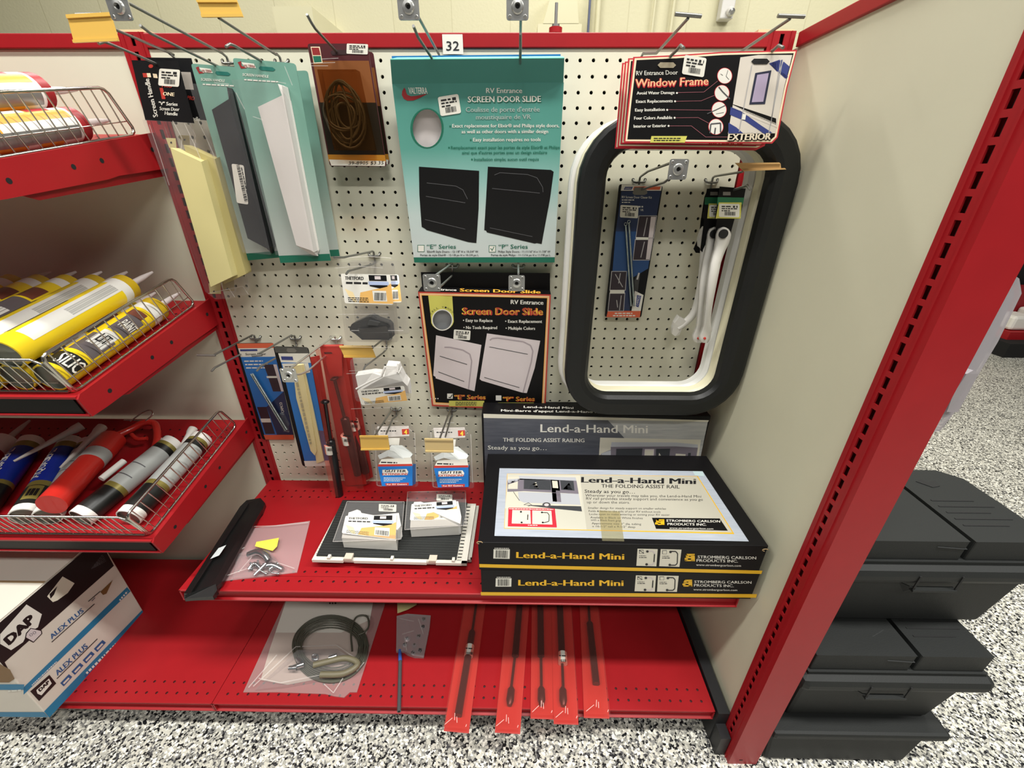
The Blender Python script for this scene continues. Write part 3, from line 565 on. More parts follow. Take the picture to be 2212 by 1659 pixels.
for pts, cur, lines in (([(942, 724), (1040, 745), (1032, 800), (1025, 845), (1009, 840), (941, 817), (941, 814), (936, 811)], [[(960, 750), (972, 750), (1000, 756), (1015, 765), (1019, 780), (1012, 841)]], [[(950, 769), (1009, 787)], [(947, 803), (1003, 824)]]),
    ([(1052, 720), (1167, 736), (1155, 795), (1138, 849), (1128, 848), (1040, 822), (1038, 820), (1036, 819)], [[(1058, 735), (1063, 731), (1075, 730), (1130, 738), (1146, 746), (1151, 758), (1148, 780), (1130, 848)]], [[(1057, 749), (1140, 765)], [(1046, 815), (1122, 837)]])):
    b.ppoly(pl, pts, M_lilac, .014)
    for l in cur: b.pline(pl, l, 3, M_lil2, .02)
    for l in lines: b.pline(pl, l, 1.4, M_line, .024)
for x, y in ((966, 850), (1071, 854)): b.prect(pl, x, y, x+12, y+11, M_white, .014)
b.pline(pl, [(969, 858), (973, 859), (977, 852)], 2, M_ink, .02)
for s, x0, x1, y in (('“E” Series', 981, 1049, 862), ('“P” Series', 1086, 1155, 866)): b.text(pl, s, (x0+.6, y+.6), (x1+.6, y+.6), 10, M_redp, .016, bold=.08); b.text(pl, s, (x0, y), (x1, y), 9.6, M_yel, .022, bold=.02)
for x0, x1, y in ((970, 1046, 865.5), (1076, 1153, 869.5)):
    b.prect(pl, x0, y, x1, y+12, M_lime, .014)
    for k in range(3): b.small(pl, (x0+14, y+4+k*3), (x1-16, y+4+k*3), 2, M_ink, .02, k)
for x in (932, 937, 942, 947): b.pell(pl, x-1, 861, 1.4, 1.4, M_white, n=6)
b.sticker(pl, (998, 723), 36, 21, 4, 9); b.build('carton', t)
b = MB(); tb = [F[0], F[1], P(1188, 627, 'Y', F[1].y+.9), P(910, 619, 'Y', F[0].y+.9)]; tp = PL(tb[0], tb[1], tb[3]); b.prism(tb, -tp.n*.03, M_black)
b.text(tp, 'RV Entrance', (920, 627), (986, 629), 5, M_white, .02, bold=.03); b.text(tp, 'Screen Door Slide', (993, 630), (1168, 634.5), 7, M_gold, .02, bold=.04); b.build('top_flap', t)
b = MB(); tb = [P(909, 588, 'Y', F[0].y+.95), P(1188, 590, 'Y', F[0].y+.95), P(1188, 627, 'Y', F[0].y+.95), P(912, 619, 'Y', F[0].y+.95)]; b.prism(tb, (0, .05, 0), M_black); b.build('hanging_flap', t, label='black hanging flap behind the hooks')
# ================================================================ window frames and their header cards
def rr(x0, x1, z0, z1, r, y, n=7):
    out = []
    for cx, cz, a0 in ((x1-r, z1-r, 0), (x0+r, z1-r, 90), (x0+r, z0+r, 180), (x1-r, z0+r, 270)):
        for k in range(n+1): a = math.radians(a0+90*k/n); out.append(Vector((cx+r*math.cos(a), y, cz+r*math.sin(a))))
    return out
def winframe(dx, y, m, lab, w=2.15, dep=1.0):
    x0, x1, z0, z1 = 14.8+dx, 30.75+dx, -28.0, -3.85; b = MB(); ly = lambda d: y+d
    prof = [(0, dep), (0, .3), (.12, .08), (.35, 0), (1.3, 0), (1.75, .12), (w-.12, .45), (w, dep)]
    rings = [rr(x0+o, x1-o, z0+o, z1-o, max(4.4-o*1.15, .9), ly(d)) for o, d in prof]
    # the frame leans: its foot is nearer the wall
    for R_ in rings:
        for p in R_: p.y += (z1-p.z)*.02
    n = len(rings[0])
    for A, B in zip(rings, rings[1:]+rings[:1]): b.add(A+B, [(i, (i+1) % n, n+(i+1) % n, n+i) for i in range(n)], m, True)
    return b.build('window_frame', label=lab, cat='window frame', group=None)
M_fblk = mat('black_frame_plastic', '#161716', .45, spec=.35, bump=(300, .1)); M_fwht = mat('white_frame_plastic', '#d9d8d2', .4); M_fcrm = mat('cream_frame_plastic', '#d8d2b4', .42)
winframe(0, -5.25, M_fblk, 'black plastic door window frame with rounded corners, front one of three hanging together')
winframe(-.05, -4.1, M_fcrm, 'cream plastic door window frame, hanging just behind the black one')
winframe(-.4, -2.95, M_fwht, 'white plastic door window frame, rearmost of three hanging together')
def hdr_card(d, px, lab, full):
    y = -7.3+d; pl = PL(P(1360, 120, 'Y', y), P(1720, 110, 'Y', y), P(1500, 310, 'Y', y)); b = MB()
    slab(b, pl, px, M_redp, .03); return pl, b
M_redc = mat('card_red_edge', '#c22a36', .45); M_pink = mat('card_cream_line', '#ecd9b8', .5); M_navy = mat('navy_print', '#2f3a78', .5); M_navyd = mat('dark_navy_print', '#20243c', .5); M_violet = mat('violet_print', '#a89ab4', .5); M_fl = mat('pinkish_line', '#8c5058', .5)
for d, sx, sy, lab in ((1.9, -22, 13, 'red-edged header card, rearmost of the stack behind the Window Frame card'), (1.3, -16, 10, 'red-edged header card, second from the back behind the Window Frame card'), (.6, -9, 3, 'INTERIOR header card right behind the front Window Frame card, its lower edge showing')):
    pl = PL(P(1360, 120, 'Y', -7.3+d), P(1720, 110, 'Y', -7.3+d), P(1500, 310, 'Y', -7.3+d)); b = MB(); o = [(1366+sx, 123+sy), (1714+sx, 112+sy), (1668+sx, 305+sy), (1654+sx, 312+sy), (1350+sx, 308+sy)]
    slab(b, pl, o, M_redc); b.ppoly(pl, [(x+(3 if x < 1500 else -3), y+(3 if y < 200 else -3)) for x, y in o], M_pink, .01); b.ppoly(pl, [(x+(6 if x < 1500 else -6), y+(6 if y < 200 else -6)) for x, y in o], M_black, .02)
    if d == .6: b.text(pl, 'INTERIOR', (1530, 315), (1606, 316), 11, M_redp, .03, bold=.05, shear=.15)
    b.build('header_card', label=lab, cat='card')
pl = PL(P(1360, 120, 'Y', -7.45), P(1720, 110, 'Y', -7.45), P(1500, 310, 'Y', -7.3)); b = MB()
o = [(1368, 123), (1460, 119), (1560, 112), (1722, 108), (1701, 190), (1680, 297), (1668, 310), (1348, 308), (1357, 220)]
slab(b, pl, o, M_redc); ins = lambda k: [(1368+k, 123+k), (1460, 119+k), (1560, 112+k), (1722-k*1.1, 108+k), (1701-k, 190), (1680-k, 297-k*.3), (1668-k*.7, 310-k), (1348+k, 308-k), (1357+k, 220)]
b.ppoly(pl, ins(3), M_pink, .012); b.ppoly(pl, ins(7), M_black, .018)
ph = [(1599, 124), (1637, 119), (1711, 119), (1693, 190), (1675, 288), (1572, 289), (1583, 224)]; b.ppoly(pl, ph, mat('printed_door_photo', '#cfc7bb', .5), .024)
for pts, m in (([(1661, 138), (1690, 129), (1690, 133), (1683, 152), (1702, 166), (1696, 170)], M_navy), ([(1661, 137), (1684, 129), (1678, 155)], M_navy), ([(1692, 133), (1705, 144), (1698, 170), (1682, 158)], M_navy),
    ([(1579, 224), (1676, 256), (1676, 270), (1610, 242)], M_black), ([(1578, 231), (1600, 240), (1645, 272), (1668, 287), (1650, 289), (1610, 262), (1576, 248)], M_navy), ([(1573, 265), (1590, 275), (1605, 288), (1573, 288)], M_navy),
    ([(1585, 228), (1680, 268), (1678, 276), (1580, 236)], mat('printed_door_photo', '#cfc7bb'))): b.ppoly(pl, pts, m, .03)
b.ppoly(pl, [(1631, 158), (1666, 152), (1652, 225), (1618, 226)], M_navyd, .036); b.ppoly(pl, [(1635, 162), (1660, 158), (1648, 220), (1623, 221)], M_violet, .042)
for l in ([(1624, 140), (1596, 285)], [(1686, 130), (1664, 270)], [(1690, 130), (1660, 288)]): b.pline(pl, l, 1.6, mat('printed_grey_trim', '#a8a6a6', .5), .04)
b.ppoly(pl, [(1604, 246), (1611, 247), (1609, 259), (1602, 258)], M_white, .044)
b.ppoly(pl, [(1407, 294), (1484, 294), (1479, 308), (1404, 308)], M_lime, .024)
for k in range(2): b.small(pl, (1412, 300+k*4.5), (1470, 300+k*4.5), 3, M_ink, .03, k)
b.text(pl, 'RV Entrance Door', (1374, 163), (1464, 161), 10, M_white, .026, bold=.02)
b.text(pl, 'Window Frame', (1372, 190), (1531, 185), 19.5, M_redc, .026, bold=.08, shear=.1); b.text(pl, 'Window Frame', (1373, 188), (1530, 183), 18, M_peach, .034, bold=.02, shear=.1)
for s, x0, x1, y, sy in (('Avoid Water Damage', 1375, 1457, 204.5, 201), ('Exact Replacements', 1373.5, 1453, 222.5, 219), ('Easy Installation', 1371.5, 1436, 241, 237.5), ('Four Colors Available', 1369.5, 1452, 258.5, 254.5), ('Interior or Exterior', 1368.5, 1439, 276, 272)):
    b.text(pl, s, (x0, y), (x1, y-1.5), 7, M_white, .026, bold=.04); b.pell(pl, x1+5, sy, 2.2, 2.2, M_white, .026, 8)
for l in ([(1464, 200), (1520, 199), (1550, 175)], [(1460, 219), (1514, 218), (1543, 206)], [(1444, 237), (1538, 238)], [(1459, 254.5), (1508, 254), (1532, 267)], [(1446, 272), (1493, 272), (1524, 296), (1572, 296)]): b.pline(pl, l, 1, M_fl, .03)
for x, y in ((1565, 164), (1559, 201), (1553, 237), (1546, 274)):
    b.pell(pl, x, y, 16.5, 17.5, M_redc, .028); b.pell(pl, x, y, 15.3, 16.5, M_white, .034)
for l, w_ in (([(1572, 152), (1568, 165), (1574, 172)], 1), ([(1556, 160), (1561, 163)], 1), ([(1552, 188), (1560, 198), (1570, 208), (1576, 214)], 3), ([(1527, 246), (1545, 238), (1566, 228)], 2), ([(1546, 246), (1563, 243)], 1), ([(1533, 288), (1535, 268), (1556, 266), (1556, 286)], 3), ([(1543, 290), (1545, 276)], 3)): b.pline(pl, l, w_, M_line, .04)
b.text(pl, 'EXTERIOR', (1571, 304.5), (1665, 302.5), 15.5, M_black, .036, bold=.1, shear=.2); b.text(pl, 'EXTERIOR', (1570, 303.5), (1664, 301.5), 15, mat('pale_peach_print', '#ddd0b8', .5), .052, bold=.055, shear=.2)
for cx, cy, m in ((1440, 141, mat('worn_slot', '#9b9078', .5)), (1642, 133, M_dark)):
    b.ppoly(pl, [(cx-14, cy-6), (cx+14, cy-6), (cx+20, cy), (cx+14, cy+6), (cx-14, cy+6), (cx-20, cy)], m, .044)
b.sticker(pl, (1499, 143), 48, 42, 9, 31, .05)
b.build('header_card', label='front black, red-edged header card reading RV Entrance Door Window Frame EXTERIOR', cat='card')
# ================================================================ dark blue spring kit card inside the window
def springkit(tlq, W_, lab, blue, closed, extra):
    pass
M_cblk = mat('card_black', '#111113', .5, spec=.2); M_cnavy = mat('card_dark_blue', '#16294f', .4); M_cblue = mat('card_mid_blue', '#1c4578', .4); M_orange = mat('card_orange', '#d9613c', .45); M_photo = mat('dark_photo_print', '#2a1e28', .45); M_spring = mat('spring_zinc', '#aeb8b6', .25, metal=.7); M_cream = M_cream
q = yquad(((1337.5, 398), (1432, 401), (1385, 686), (1306, 684.5)), -1.3, -.6); pl = planeof(q)
t = thing('spring_kit', 'dark blue card with two long springs hanging inside the window frame', 'spring kit', q[3]); b = MB()
slab(b, pl, rrect((1337.5, 398), (1432, 401), (1385, 686), (1306, 684.5), 5), M_cblk, .05)
b.ppoly(pl, [(1342, 413), (1428, 413), (1412, 500), (1330, 500)], M_cnavy); b.ppoly(pl, [(1330, 500), (1412, 500), (1400, 580), (1366, 600), (1323, 586)], M_cblue); b.ppoly(pl, [(1323, 586), (1366, 600), (1360, 672), (1313, 672)], M_cnavy)
b.ppoly(pl, [(1343, 398.6), (1430, 401), (1428, 412), (1341, 412)], M_white, .014); b.ppoly(pl, [(1370, 403), (1427, 403), (1425, 410), (1367, 410)], M_orange, .018); b.ppoly(pl, [(1350, 403.5), (1367, 403.5), (1364, 410), (1347, 410)], M_navy, .018); b.text(pl, 'CAMCO', (1350, 408.5), (1363, 408.5), 3, M_white, .024)
b.ppoly(pl, [(1313, 671.5), (1384, 671.5), (1382, 685.5), (1310, 685)], M_orange, .014)
for k in (0, 1): b.small(pl, (1328+k*-4, 678+k*5), (1366+k*6, 678+k*5), 3.4, M_white, .02, 3+k)
b.text(pl, 'RV Screen Door Closer Kit', (1343, 428), (1408, 429), 5.4, M_white, bold=.01); b.small(pl, (1343, 433), (1371, 433), 2.6, M_white); b.small(pl, (1343, 438), (1361, 438), 2.6, M_white)
b.text(pl, 'VR', (1383, 456), (1390, 456), 5, M_white); b.small(pl, (1378, 448), (1389, 448), 4, M_white)
b.ppoly(pl, [(1371, 404.5), (1390, 404.5), (1398, 412), (1398, 418), (1392, 421), (1370, 421), (1366, 417)], mat('grey_slot', '#6f6c64', .6), .028)
for pts in ([(1381, 467), (1418, 467), (1411, 514), (1374, 513)], [(1373, 518), (1410, 518), (1402, 561), (1368, 561)], [(1322, 587), (1353, 587), (1350, 626), (1318, 626)], [(1318, 634), (1349, 634), (1346, 671), (1314, 671)]):
    b.ppoly(pl, [(x+(1.5 if k in (1, 2) else -1.5), y+(1.5 if k > 1 else -1.5)) for k, (x, y) in enumerate(pts)], mat('card_grey_line', '#a9a6a6', .5), .016); b.ppoly(pl, pts, M_photo, .022)
b.ppoly(pl, [(1406, 468), (1417, 468), (1403, 560), (1395, 560)], M_lilac, .028); b.ppoly(pl, [(1374, 512), (1410, 513), (1409, 518), (1373, 518)], M_paper, .028); b.ppoly(pl, [(1318, 626), (1349, 626), (1349, 634), (1317, 634)], M_paper, .028)
for l in ([(1398, 470), (1390, 510)], [(1392, 522), (1384, 556)], [(1329, 592), (1337, 606), (1345, 620)], [(1340, 590), (1336, 612)], [(1332, 648), (1334, 664)], [(1342, 638), (1338, 670)]): b.pline(pl, l, 1.8, mat('card_grey_line'), .032)
b.ppoly(pl, [(1371, 628), (1390, 637), (1384, 671.5), (1364, 671.5)], M_white, .024); b.ppoly(pl, [(1376, 637), (1385, 639), (1379, 664), (1373, 661)], M_navy, .03); b.text(pl, 'CAMCO', (1377.5, 660), (1383, 640), 5, M_white, .036)
b.sticker(pl, (1359, 457), 39, 27, 3, 12); b.build('card', t)
def spring(mb, a, c, r, m, pl, pitch=.075, h=.22):
    A, C = pl.atp(*a, h), pl.atp(*c, h); L = (C-A).length; n = int(L/pitch); path = []; tt = (C-A).normalized(); u = tt.orthogonal().normalized(); v = tt.cross(u)
    mb.tube([A, C], r*.8, m, 6); N_ = min(n, 150)
    for k in range(N_*5+1): an = 2*math.pi*k/5; path.append(A+tt*(L*k/(N_*5))+(u*math.cos(an)+v*math.sin(an))*r)
    mb.tube(path, r*.28, m, 4, False)
for a, c, rr_ in (((1351.5, 487), (1363, 661), .085), ((1358.5, 482), (1369.5, 661), .085)):
    b = MB(); spring(b, a, c, rr_, M_spring, pl); p = pl.atp(a[0], a[1]-3, .25); b.tube([p+Vector((.12*math.cos(k*.785), 0, .12*math.sin(k*.785))) for k in range(9)], .03, M_spring, 5, False); b.build('spring', t)
b = MB(); b.relief(pl, [(1380, 589, .15), (1383, 590, .15), (1380, 612, .3), (1376, 640, .1), (1370, 640, .1), (1371, 608, .3)], M_film); b.relief(pl, [(1379, 590, .14), (1382, 590, .14), (1378, 604, .14), (1375, 604, .14)], M_whiteplastic); b.build('fixings_bag', t, label='small clear bag of fixings')
# ================================================================ white grab handles
t = None
Z = lambda pts, s=4.364, ox=1430, oy=380: [(ox+x/s, oy+y/s) for x, y in pts]
HO = [(575, 480), (620, 490), (655, 540), (640, 620), (600, 700), (560, 800), (520, 1000), (480, 1200), (455, 1390), (475, 1455), (462, 1468), (455, 1540), (430, 1575), (390, 1580), (350, 1550), (350, 1500), (385, 1430), (410, 1200), (425, 1000), (460, 800), (490, 690), (505, 600), (510, 540), (535, 495)]
def grab(y, dx, dxb, lab, cardpx, st, order):
    pl = PL(P(1550, 400, 'Y', y), P(1600, 400, 'Y', y), P(1530, 700, 'Y', y+.6)); hpx = [(x+dx+(dxb-dx)*(yy-480)/1100, yy) for x, yy in HO]; px = Z(hpx)
    t = thing('grab_handle', lab, 'handle', pl.at(1525, 730), 'white grab handles inside the window frame')
    b = MB(); slab(b, pl, Z(cardpx), M_black, .04); c = cardpx
    g = Z([(c[0][0]-20, 200), (c[1][0]-15, 205), (c[1][0]-30, 270), (c[0][0]-25, 270)]); b.ppoly(pl, g, mat('card_green', '#1f6a45', .45), .014)
    s = Z(st); b.ppoly(pl, s, M_lime, .02); cx = sum(p[0] for p in s)/4; cy = sum(p[1] for p in s)/4; b.sticker(pl, (cx, cy), s[1][0]-s[0][0]-5, s[2][1]-s[1][1]-6, 1, 40+order, .03)
    sl = Z([(c[0][0]+30, 150), (c[0][0]+100, 150), (c[0][0]+100, 183), (c[0][0]+28, 183)]); b.ppoly(pl, sl, mat('grey_slot'), .02)
    b.poly([pl.at(*p, -.02) for p in Z([(c[3][0]+20, 400), (c[2][0]-50, 405), (c[2][0]-140, 740), (c[2][0]-170, 760), (c[3][0]-20, 700)])], M_black)
    b.build('card', t)
    b = MB(); n = len(px); A = [pl.atp(x, yy, .25+.55*math.sin(math.pi*(yy-500)/240) if 500 < yy < 740 else .25) for x, yy in px]; B = [p-pl.n*.22 for p in A]
    cen = lambda i: None
    # surface between left and right edges of the outline
    R_ = list(range(0, 13)); L_ = [0]+list(range(23, 12, -1))
    import itertools
    def lerp_edge(idx, yy):
        pts = [px[i] for i in idx]
        for (x0, y0), (x1, y1) in zip(pts, pts[1:]):
            if (y0-yy)*(y1-yy) <= 0 and y0 != y1: return x0+(x1-x0)*(yy-y0)/(y1-y0)
        return pts[-1][0] if abs(pts[-1][1]-yy) < abs(pts[0][1]-yy) else pts[0][0]
    y0_, y1_ = px[0][1], px[12][1]; rows = []
    for k in range(25):
        yy = y0_+.3+(y1_-y0_-.6)*(.5-.5*math.cos(math.pi*k/24)); xl, xr = lerp_edge(L_, yy), lerp_edge(R_, yy); h = .3+.75*math.sin(math.pi*min(1, max(0, (yy-y0_-22)/(y1_-y0_-40))))
        row = []
        for f, dh in ((0, -.3), (.06, -.08), (.25, .04), (.5, .08), (.75, .04), (.94, -.08), (1, -.3)): row.append(pl.atp(xl+(xr-xl)*f, yy, h+dh))
        rows.append(row)
    vs = [v for r_ in rows for v in r_]; b.add(vs, [(i*7+j, i*7+j+1, i*7+8+j, i*7+7+j) for i in range(24) for j in range(6)], M_whiteplastic, True)
    b.add([v-pl.n*.12 for v in vs], [(i*7+j, i*7+j+1, i*7+8+j, i*7+7+j) for i in range(24) for j in (0, 5)], M_whiteplastic, True)
    for r_ in (rows[0], rows[-1]): b.poly(r_, M_whiteplastic)
    b.build('handle_bar', t)
    b = MB(); c = Z([(575+dx, 545)])[0]; p = pl.atp(*c, .36); b.lathe(p, pl.n, [(0, .34, M_blackplastic), (.16, .34, M_blackplastic), (.17, .2, M_blackplastic)], 16); b.build('top_plug', t, label='round black plug')
    b = MB(); c = Z([(402+dxb, 1530)])[0]; p = pl.atp(*c, .4); b.lathe(p, pl.n, [(0, .12, M_redp), (.1, .1, M_redp)], 10); b.build('screw_hole', t)
grab(-4.3, 0, 0, 'front white plastic grab handle on a black and green card', [(545, 100), (790, 120), (735, 405), (500, 400)], [(535, 250), (750, 250), (740, 402), (505, 400)], 0)
grab(-3.3, -85, -60, 'second white plastic grab handle, close behind and left of the front one', [(425, 120), (640, 110), (600, 403), (380, 400)], [(440, 260), (590, 260), (580, 400), (425, 400)], 1)
pl = PL(P(1530, 400, 'Y', -2.2), P(1560, 400, 'Y', -2.2), P(1500, 700, 'Y', -1.4)); t = thing('grab_handle', 'rear white plastic grab handle, twisted so its lower end sticks out to the left', 'handle', pl.at(1460, 720), 'white grab handles inside the window frame')
b = MB()
b.tube(bez([pl.atp(*Z([p])[0], h) for p, h in (((440, 500), .2), ((395, 560), .5), ((400, 690), .9), ((385, 900), 1.0), ((350, 1130), .9), ((300, 1290), .8), ((220, 1380), .6), ((150, 1430), .5))], 5), .33, M_whiteplastic, 12)
b.relief(pl, [(*Z([p])[0], h) for p, h in (((165, 1330), .9), ((225, 1365), .9), ((190, 1440), .8), ((165, 1500), .6), ((125, 1513), .6), ((95, 1490), .6), ((100, 1440), .7), ((120, 1390), .8))], M_whiteplastic, .2)
b.relief(pl, [(*Z([p])[0], h) for p, h in (((400, 485), .7), ((440, 480), .7), ((410, 620), .8), ((405, 710), .7), ((350, 670), .6), ((345, 600), .6), ((370, 520), .6))], M_whiteplastic, .2); b.build('handle_bar', t)
b = MB(); slab(b, pl, Z([(430, 130), (560, 130), (520, 400), (370, 400), (400, 200)]), M_black, .03); slab(b, pl, Z([(370, 400), (470, 400), (420, 700), (385, 730), (320, 725), (300, 690), (330, 620), (355, 560)]), M_black, .1); b.build('card', t)
# ================================================================ hanging cards on the left
# black Screen Handle header with bagged cream handle
def handle_bag(q, dx, dy, lab, front):
    pl = planeof(q); sh = lambda pts: [(x+dx, y+dy) for x, y in pts]
    t = thing('bagged_door_handle', lab, 'door handle', pl.at(480+dx, 640+dy), 'bagged cream handles under black header cards'); b = MB()
    slab(b, pl, sh([(284, 130), (383.5, 131.5), (419, 266), (314, 259.5)]), M_cblk, .05)
    if front:
        b.ppoly(pl, [(308, 158), (318, 158), (320, 167), (310, 167)], M_redp); b.ppoly(pl, [(317, 158), (325, 158), (327, 167), (319, 167)], M_pink, .016); b.ppoly(pl, [(330, 159), (339, 160), (341, 169), (332, 168)], M_pink); b.pell(pl, 326, 143, 5, 4, M_redp)
        b.text(pl, 'Screen Handle', (342, 252), (322, 169), 11, M_white, bold=.04)
        b.text(pl, 'RV Series', (0, 0), (1, 0), 1, M_white) if False else None
        for k, (s, x0, y0, x1, y1, m) in enumerate((('PRO', 350, 188, 372, 190, M_redp), ('ONE', 352, 206, 377, 208, M_pink), ('"V" Series', 343, 227, 384, 229, M_white), ('Screen Door', 345, 238, 388, 240, M_white), ('Handle', 356, 248, 384, 250, M_white))): b.text(pl, s, (x0, y0), (x1, y1), 8, m, bold=.04)
        b.ppoly(pl, [(345, 190), (352, 190), (358, 214), (350, 214)], M_redp, .014)
        b.sticker(pl, (366, 168), 45, 37, 4, 21)
    else:
        b.ppoly(pl, sh([(330, 160), (383, 162), (390, 200), (338, 198)]), mat('grey_label', '#a59c92', .5)); b.text(pl, 'Handle', (404, 258), (432, 262), 9, M_white, bold=.04); b.text(pl, 'PRO', (405, 215), (420, 217), 9, M_redp, bold=.04)
    b.build('header_card', t, label='black header card')
    b = MB(); b.ppoly(pl, sh([(314, 259), (419, 266), (515, 625), (505, 642), (470, 645), (448, 628)]), M_film, .3)
    for l in ([(380, 262), (400, 300), (396, 340)], [(405, 268), (425, 310), (440, 345)], [(455, 632), (500, 622), (512, 640)], [(330, 270), (350, 330), (372, 400)]): b.pline(pl, sh(l), 1.6, mat('film_crease_glint', '#e8e2dc', .3, alpha=.32), .32)  # pale streaks paint the glints on creases and edges of clear plastic
    b.build('poly_bag', t, label='clear poly bag')
    M_h = mat('cream_handle_plastic', '#cbc188', .45) if front else mat('shaded_cream_handle_plastic', '#b5a970', .45); b = MB()  # rear handle: same cream, darkened to paint the shade behind the front one
    b.relief(pl, [(x+dx, y+dy, h) for x, y, h in ((367.6, 319, 1.1), (434.7, 349.6, .9), (502, 597.6, .9), (455, 620, 1.1))], M_h, .05)
    b.relief(pl, [(x+dx, y+dy, h) for x, y, h in ((434.7, 349.6, .9), (447, 344, .2), (512, 590, .2), (502, 597.6, .9))], M_h, .05)
    b.ppoly(pl, sh([(360, 298), (381.5, 299), (384, 326), (367.6, 319)]), M_h, .1); b.ppoly(pl, sh([(452, 612), (478, 606), (479, 634), (455, 634)]), M_h, .1)
    b.pell(pl, 372+dx, 308+dy, 2, 2.2, M_dark, .12, 8); b.pell(pl, 464+dx, 629+dy, 2, 2.2, M_dark, .12, 8); b.build('handle', t, label='cream angled plastic handle')
q = wquad((284, 130), (383.5, 131.5), (419, 266), (314, 259.5), 3.6)
q = [P(284, 130, 'Y', -2.3), P(383.5, 131.5, 'Y', -2.3), P(500, 620, 'Y', -1.9), P(450, 620, 'Y', -1.9)]
handle_bag(q, 0, 0, 'cream plastic handle in a clear bag under the black Screen Handle header card', True)
q = [P(314, 140, 'Y', -1.5), P(413.5, 141.5, 'Y', -1.5), P(530, 600, 'Y', -1.1), P(480, 600, 'Y', -1.1)]
handle_bag(q, 29, -6, 'second bagged cream handle, half hidden behind the one with the Screen Handle card', False)
# green cards with door handles
M_tcard = gradient('green_card_print', [(0, '#b4b8b2'), (.35, '#9db0a6'), (.7, '#76a091'), (1, '#6a9687')], -15, -1)
def tealcard(px, ys, lab, kind):
    q = yquad(px, *ys); pl = planeof(q); t = thing('handle_pack', lab, 'door handle', q[3]); b = MB(); tl, tr, br, bl = px
    slab(b, pl, rrect(*px, 7), M_tcard, .05)
    f = lambda u, v: ((tl[0]*(1-u)+tr[0]*u)*(1-v)+(bl[0]*(1-u)+br[0]*u)*v, (tl[1]*(1-u)+tr[1]*u)*(1-v)+(bl[1]*(1-u)+br[1]*u)*v)
    b.ppoly(pl, [f(0, .965), f(1, .965), f(1, 1), f(0, 1)], M_green, .012)
    if kind:
        b.ppoly(pl, [f(.07, .02), f(.13, .012), f(.12, .035), f(.2, .045), f(.1, .05)], M_swoosh, .012); b.ppoly(pl, [f(.13, .018), f(.33, .02), f(.35, .042), f(.17, .042)], M_paper, .016); b.text(pl, 'VALTERRA', f(.15, .04), f(.33, .04), 6, M_swoosh, .022, bold=.03)
        b.text(pl, 'SCREEN HANDLE', f(.1, .085), f(.52, .085), 6, M_white, bold=.02); b.small(pl, f(.11, .107), f(.66, .105), 3.6, M_white)
        b.ppoly(pl, [f(.42, .03), f(.62, .03), f(.66, .04), f(.62, .05), f(.42, .05), f(.39, .04)], mat('slot_teal', '#1e6a5f', .5), .014)
    b.build('card', t); return t, pl, f
t, pl, f = tealcard(((412, 137), (536, 147), (640, 553), (531, 563)), (-1.9, -1.3), 'green blister card holding a black door handle', 1)
M_hb = mat('black_handle_plastic', '#17171a', .4, spec=.3); b = MB()
b.relief(pl, [(457.5, 237, .9), (494, 214, .95), (575, 536, .95), (535, 515, .9)], M_hb, .05); b.relief(pl, [(490, 188, .7), (497, 200, .7), (587, 532, .7), (588, 548, .3), (575, 536, .95), (494, 214, .95)], M_hb, .05); b.relief(pl, [(497, 190, .15), (506, 200, .15), (592, 530, .15), (588, 546, .15)], M_hb, .02)
b.pline(pl, [(462, 262), (478, 266), (492, 282)], 1.4, mat('grey_edge_glint', '#6a6a6c', .3), 1.0) if False else None
b.build('handle', t, label='black angled plastic handle')
b = MB(); sp = PL(pl.atp(458, 237, .92), pl.atp(494, 214, .97), pl.atp(540, 520, .95)); b.ppoly(sp, rrect((500.5, 353.5), (527, 357), (537, 442), (512, 438), 4), M_paper, .03)
b.bars(sp, (511, 357), (529, 436), 7, M_ink, .04, 4, 30); b.small(sp, (521, 362), (535, 425), 3, M_ink, .04, 5); b.build('price_sticker', t, label='white bar code sticker')
b = MB(); b.ppoly(pl, [(430, 185), (520, 192), (600, 545), (540, 540)], M_film, 1.1); b.pline(pl, [(484, 184), (515, 187)], 2, mat('film_crease_glint'), 1.12); b.build('blister', t, label='clear blister')
tealcard(((531, 158), (664, 152), (734, 553), (640, 557)), (-1.0, -.4), 'plain edge of a green card showing behind the white handle pack', 0)
t, pl, f = tealcard(((502, 125), (638, 137), (715, 563), (606, 568)), (-3.1, -2.6), 'green blister card holding a white door handle', 1)
b = MB(); M_hw = mat('white_handle_plastic', '#dad6d0', .4)
b.relief(pl, [(557, 231, .9), (609, 206, 1.0), (672, 541, 1.0), (640, 530, .9)], M_hw, .05); b.relief(pl, [(600, 181, .9), (609, 185, .9), (614, 212, .95), (678, 545, .95), (672, 541, 1.0), (609, 206, 1.0)], M_hw, .05)
b.relief(pl, [(615, 214, .15), (627, 217, .15), (689, 540, .15), (684, 553, .15), (674, 545, .15)], M_hw, .02); b.relief(pl, [(640, 530, .9), (672, 541, 1), (686, 553, .2), (672, 550, .2)], M_hw, .05)
b.pell(pl, 622, 233, 2.5, 2.8, M_dark, .18, 8); b.pell(pl, 682, 532, 2.2, 2.4, M_dark, .18, 8); b.build('handle', t, label='white angled plastic handle')
b = MB(); b.ppoly(pl, [(520, 178), (612, 180), (640, 220), (700, 548), (610, 545)], M_film, 1.1)
for l in ([(565, 255), (586, 262)], [(632, 150), (648, 190)], [(530, 205), (548, 240)], [(612, 182), (635, 186)]): b.pline(pl, l, 1.8, mat('film_crease_glint'), 1.12)
b.build('blister', t, label='clear blister')
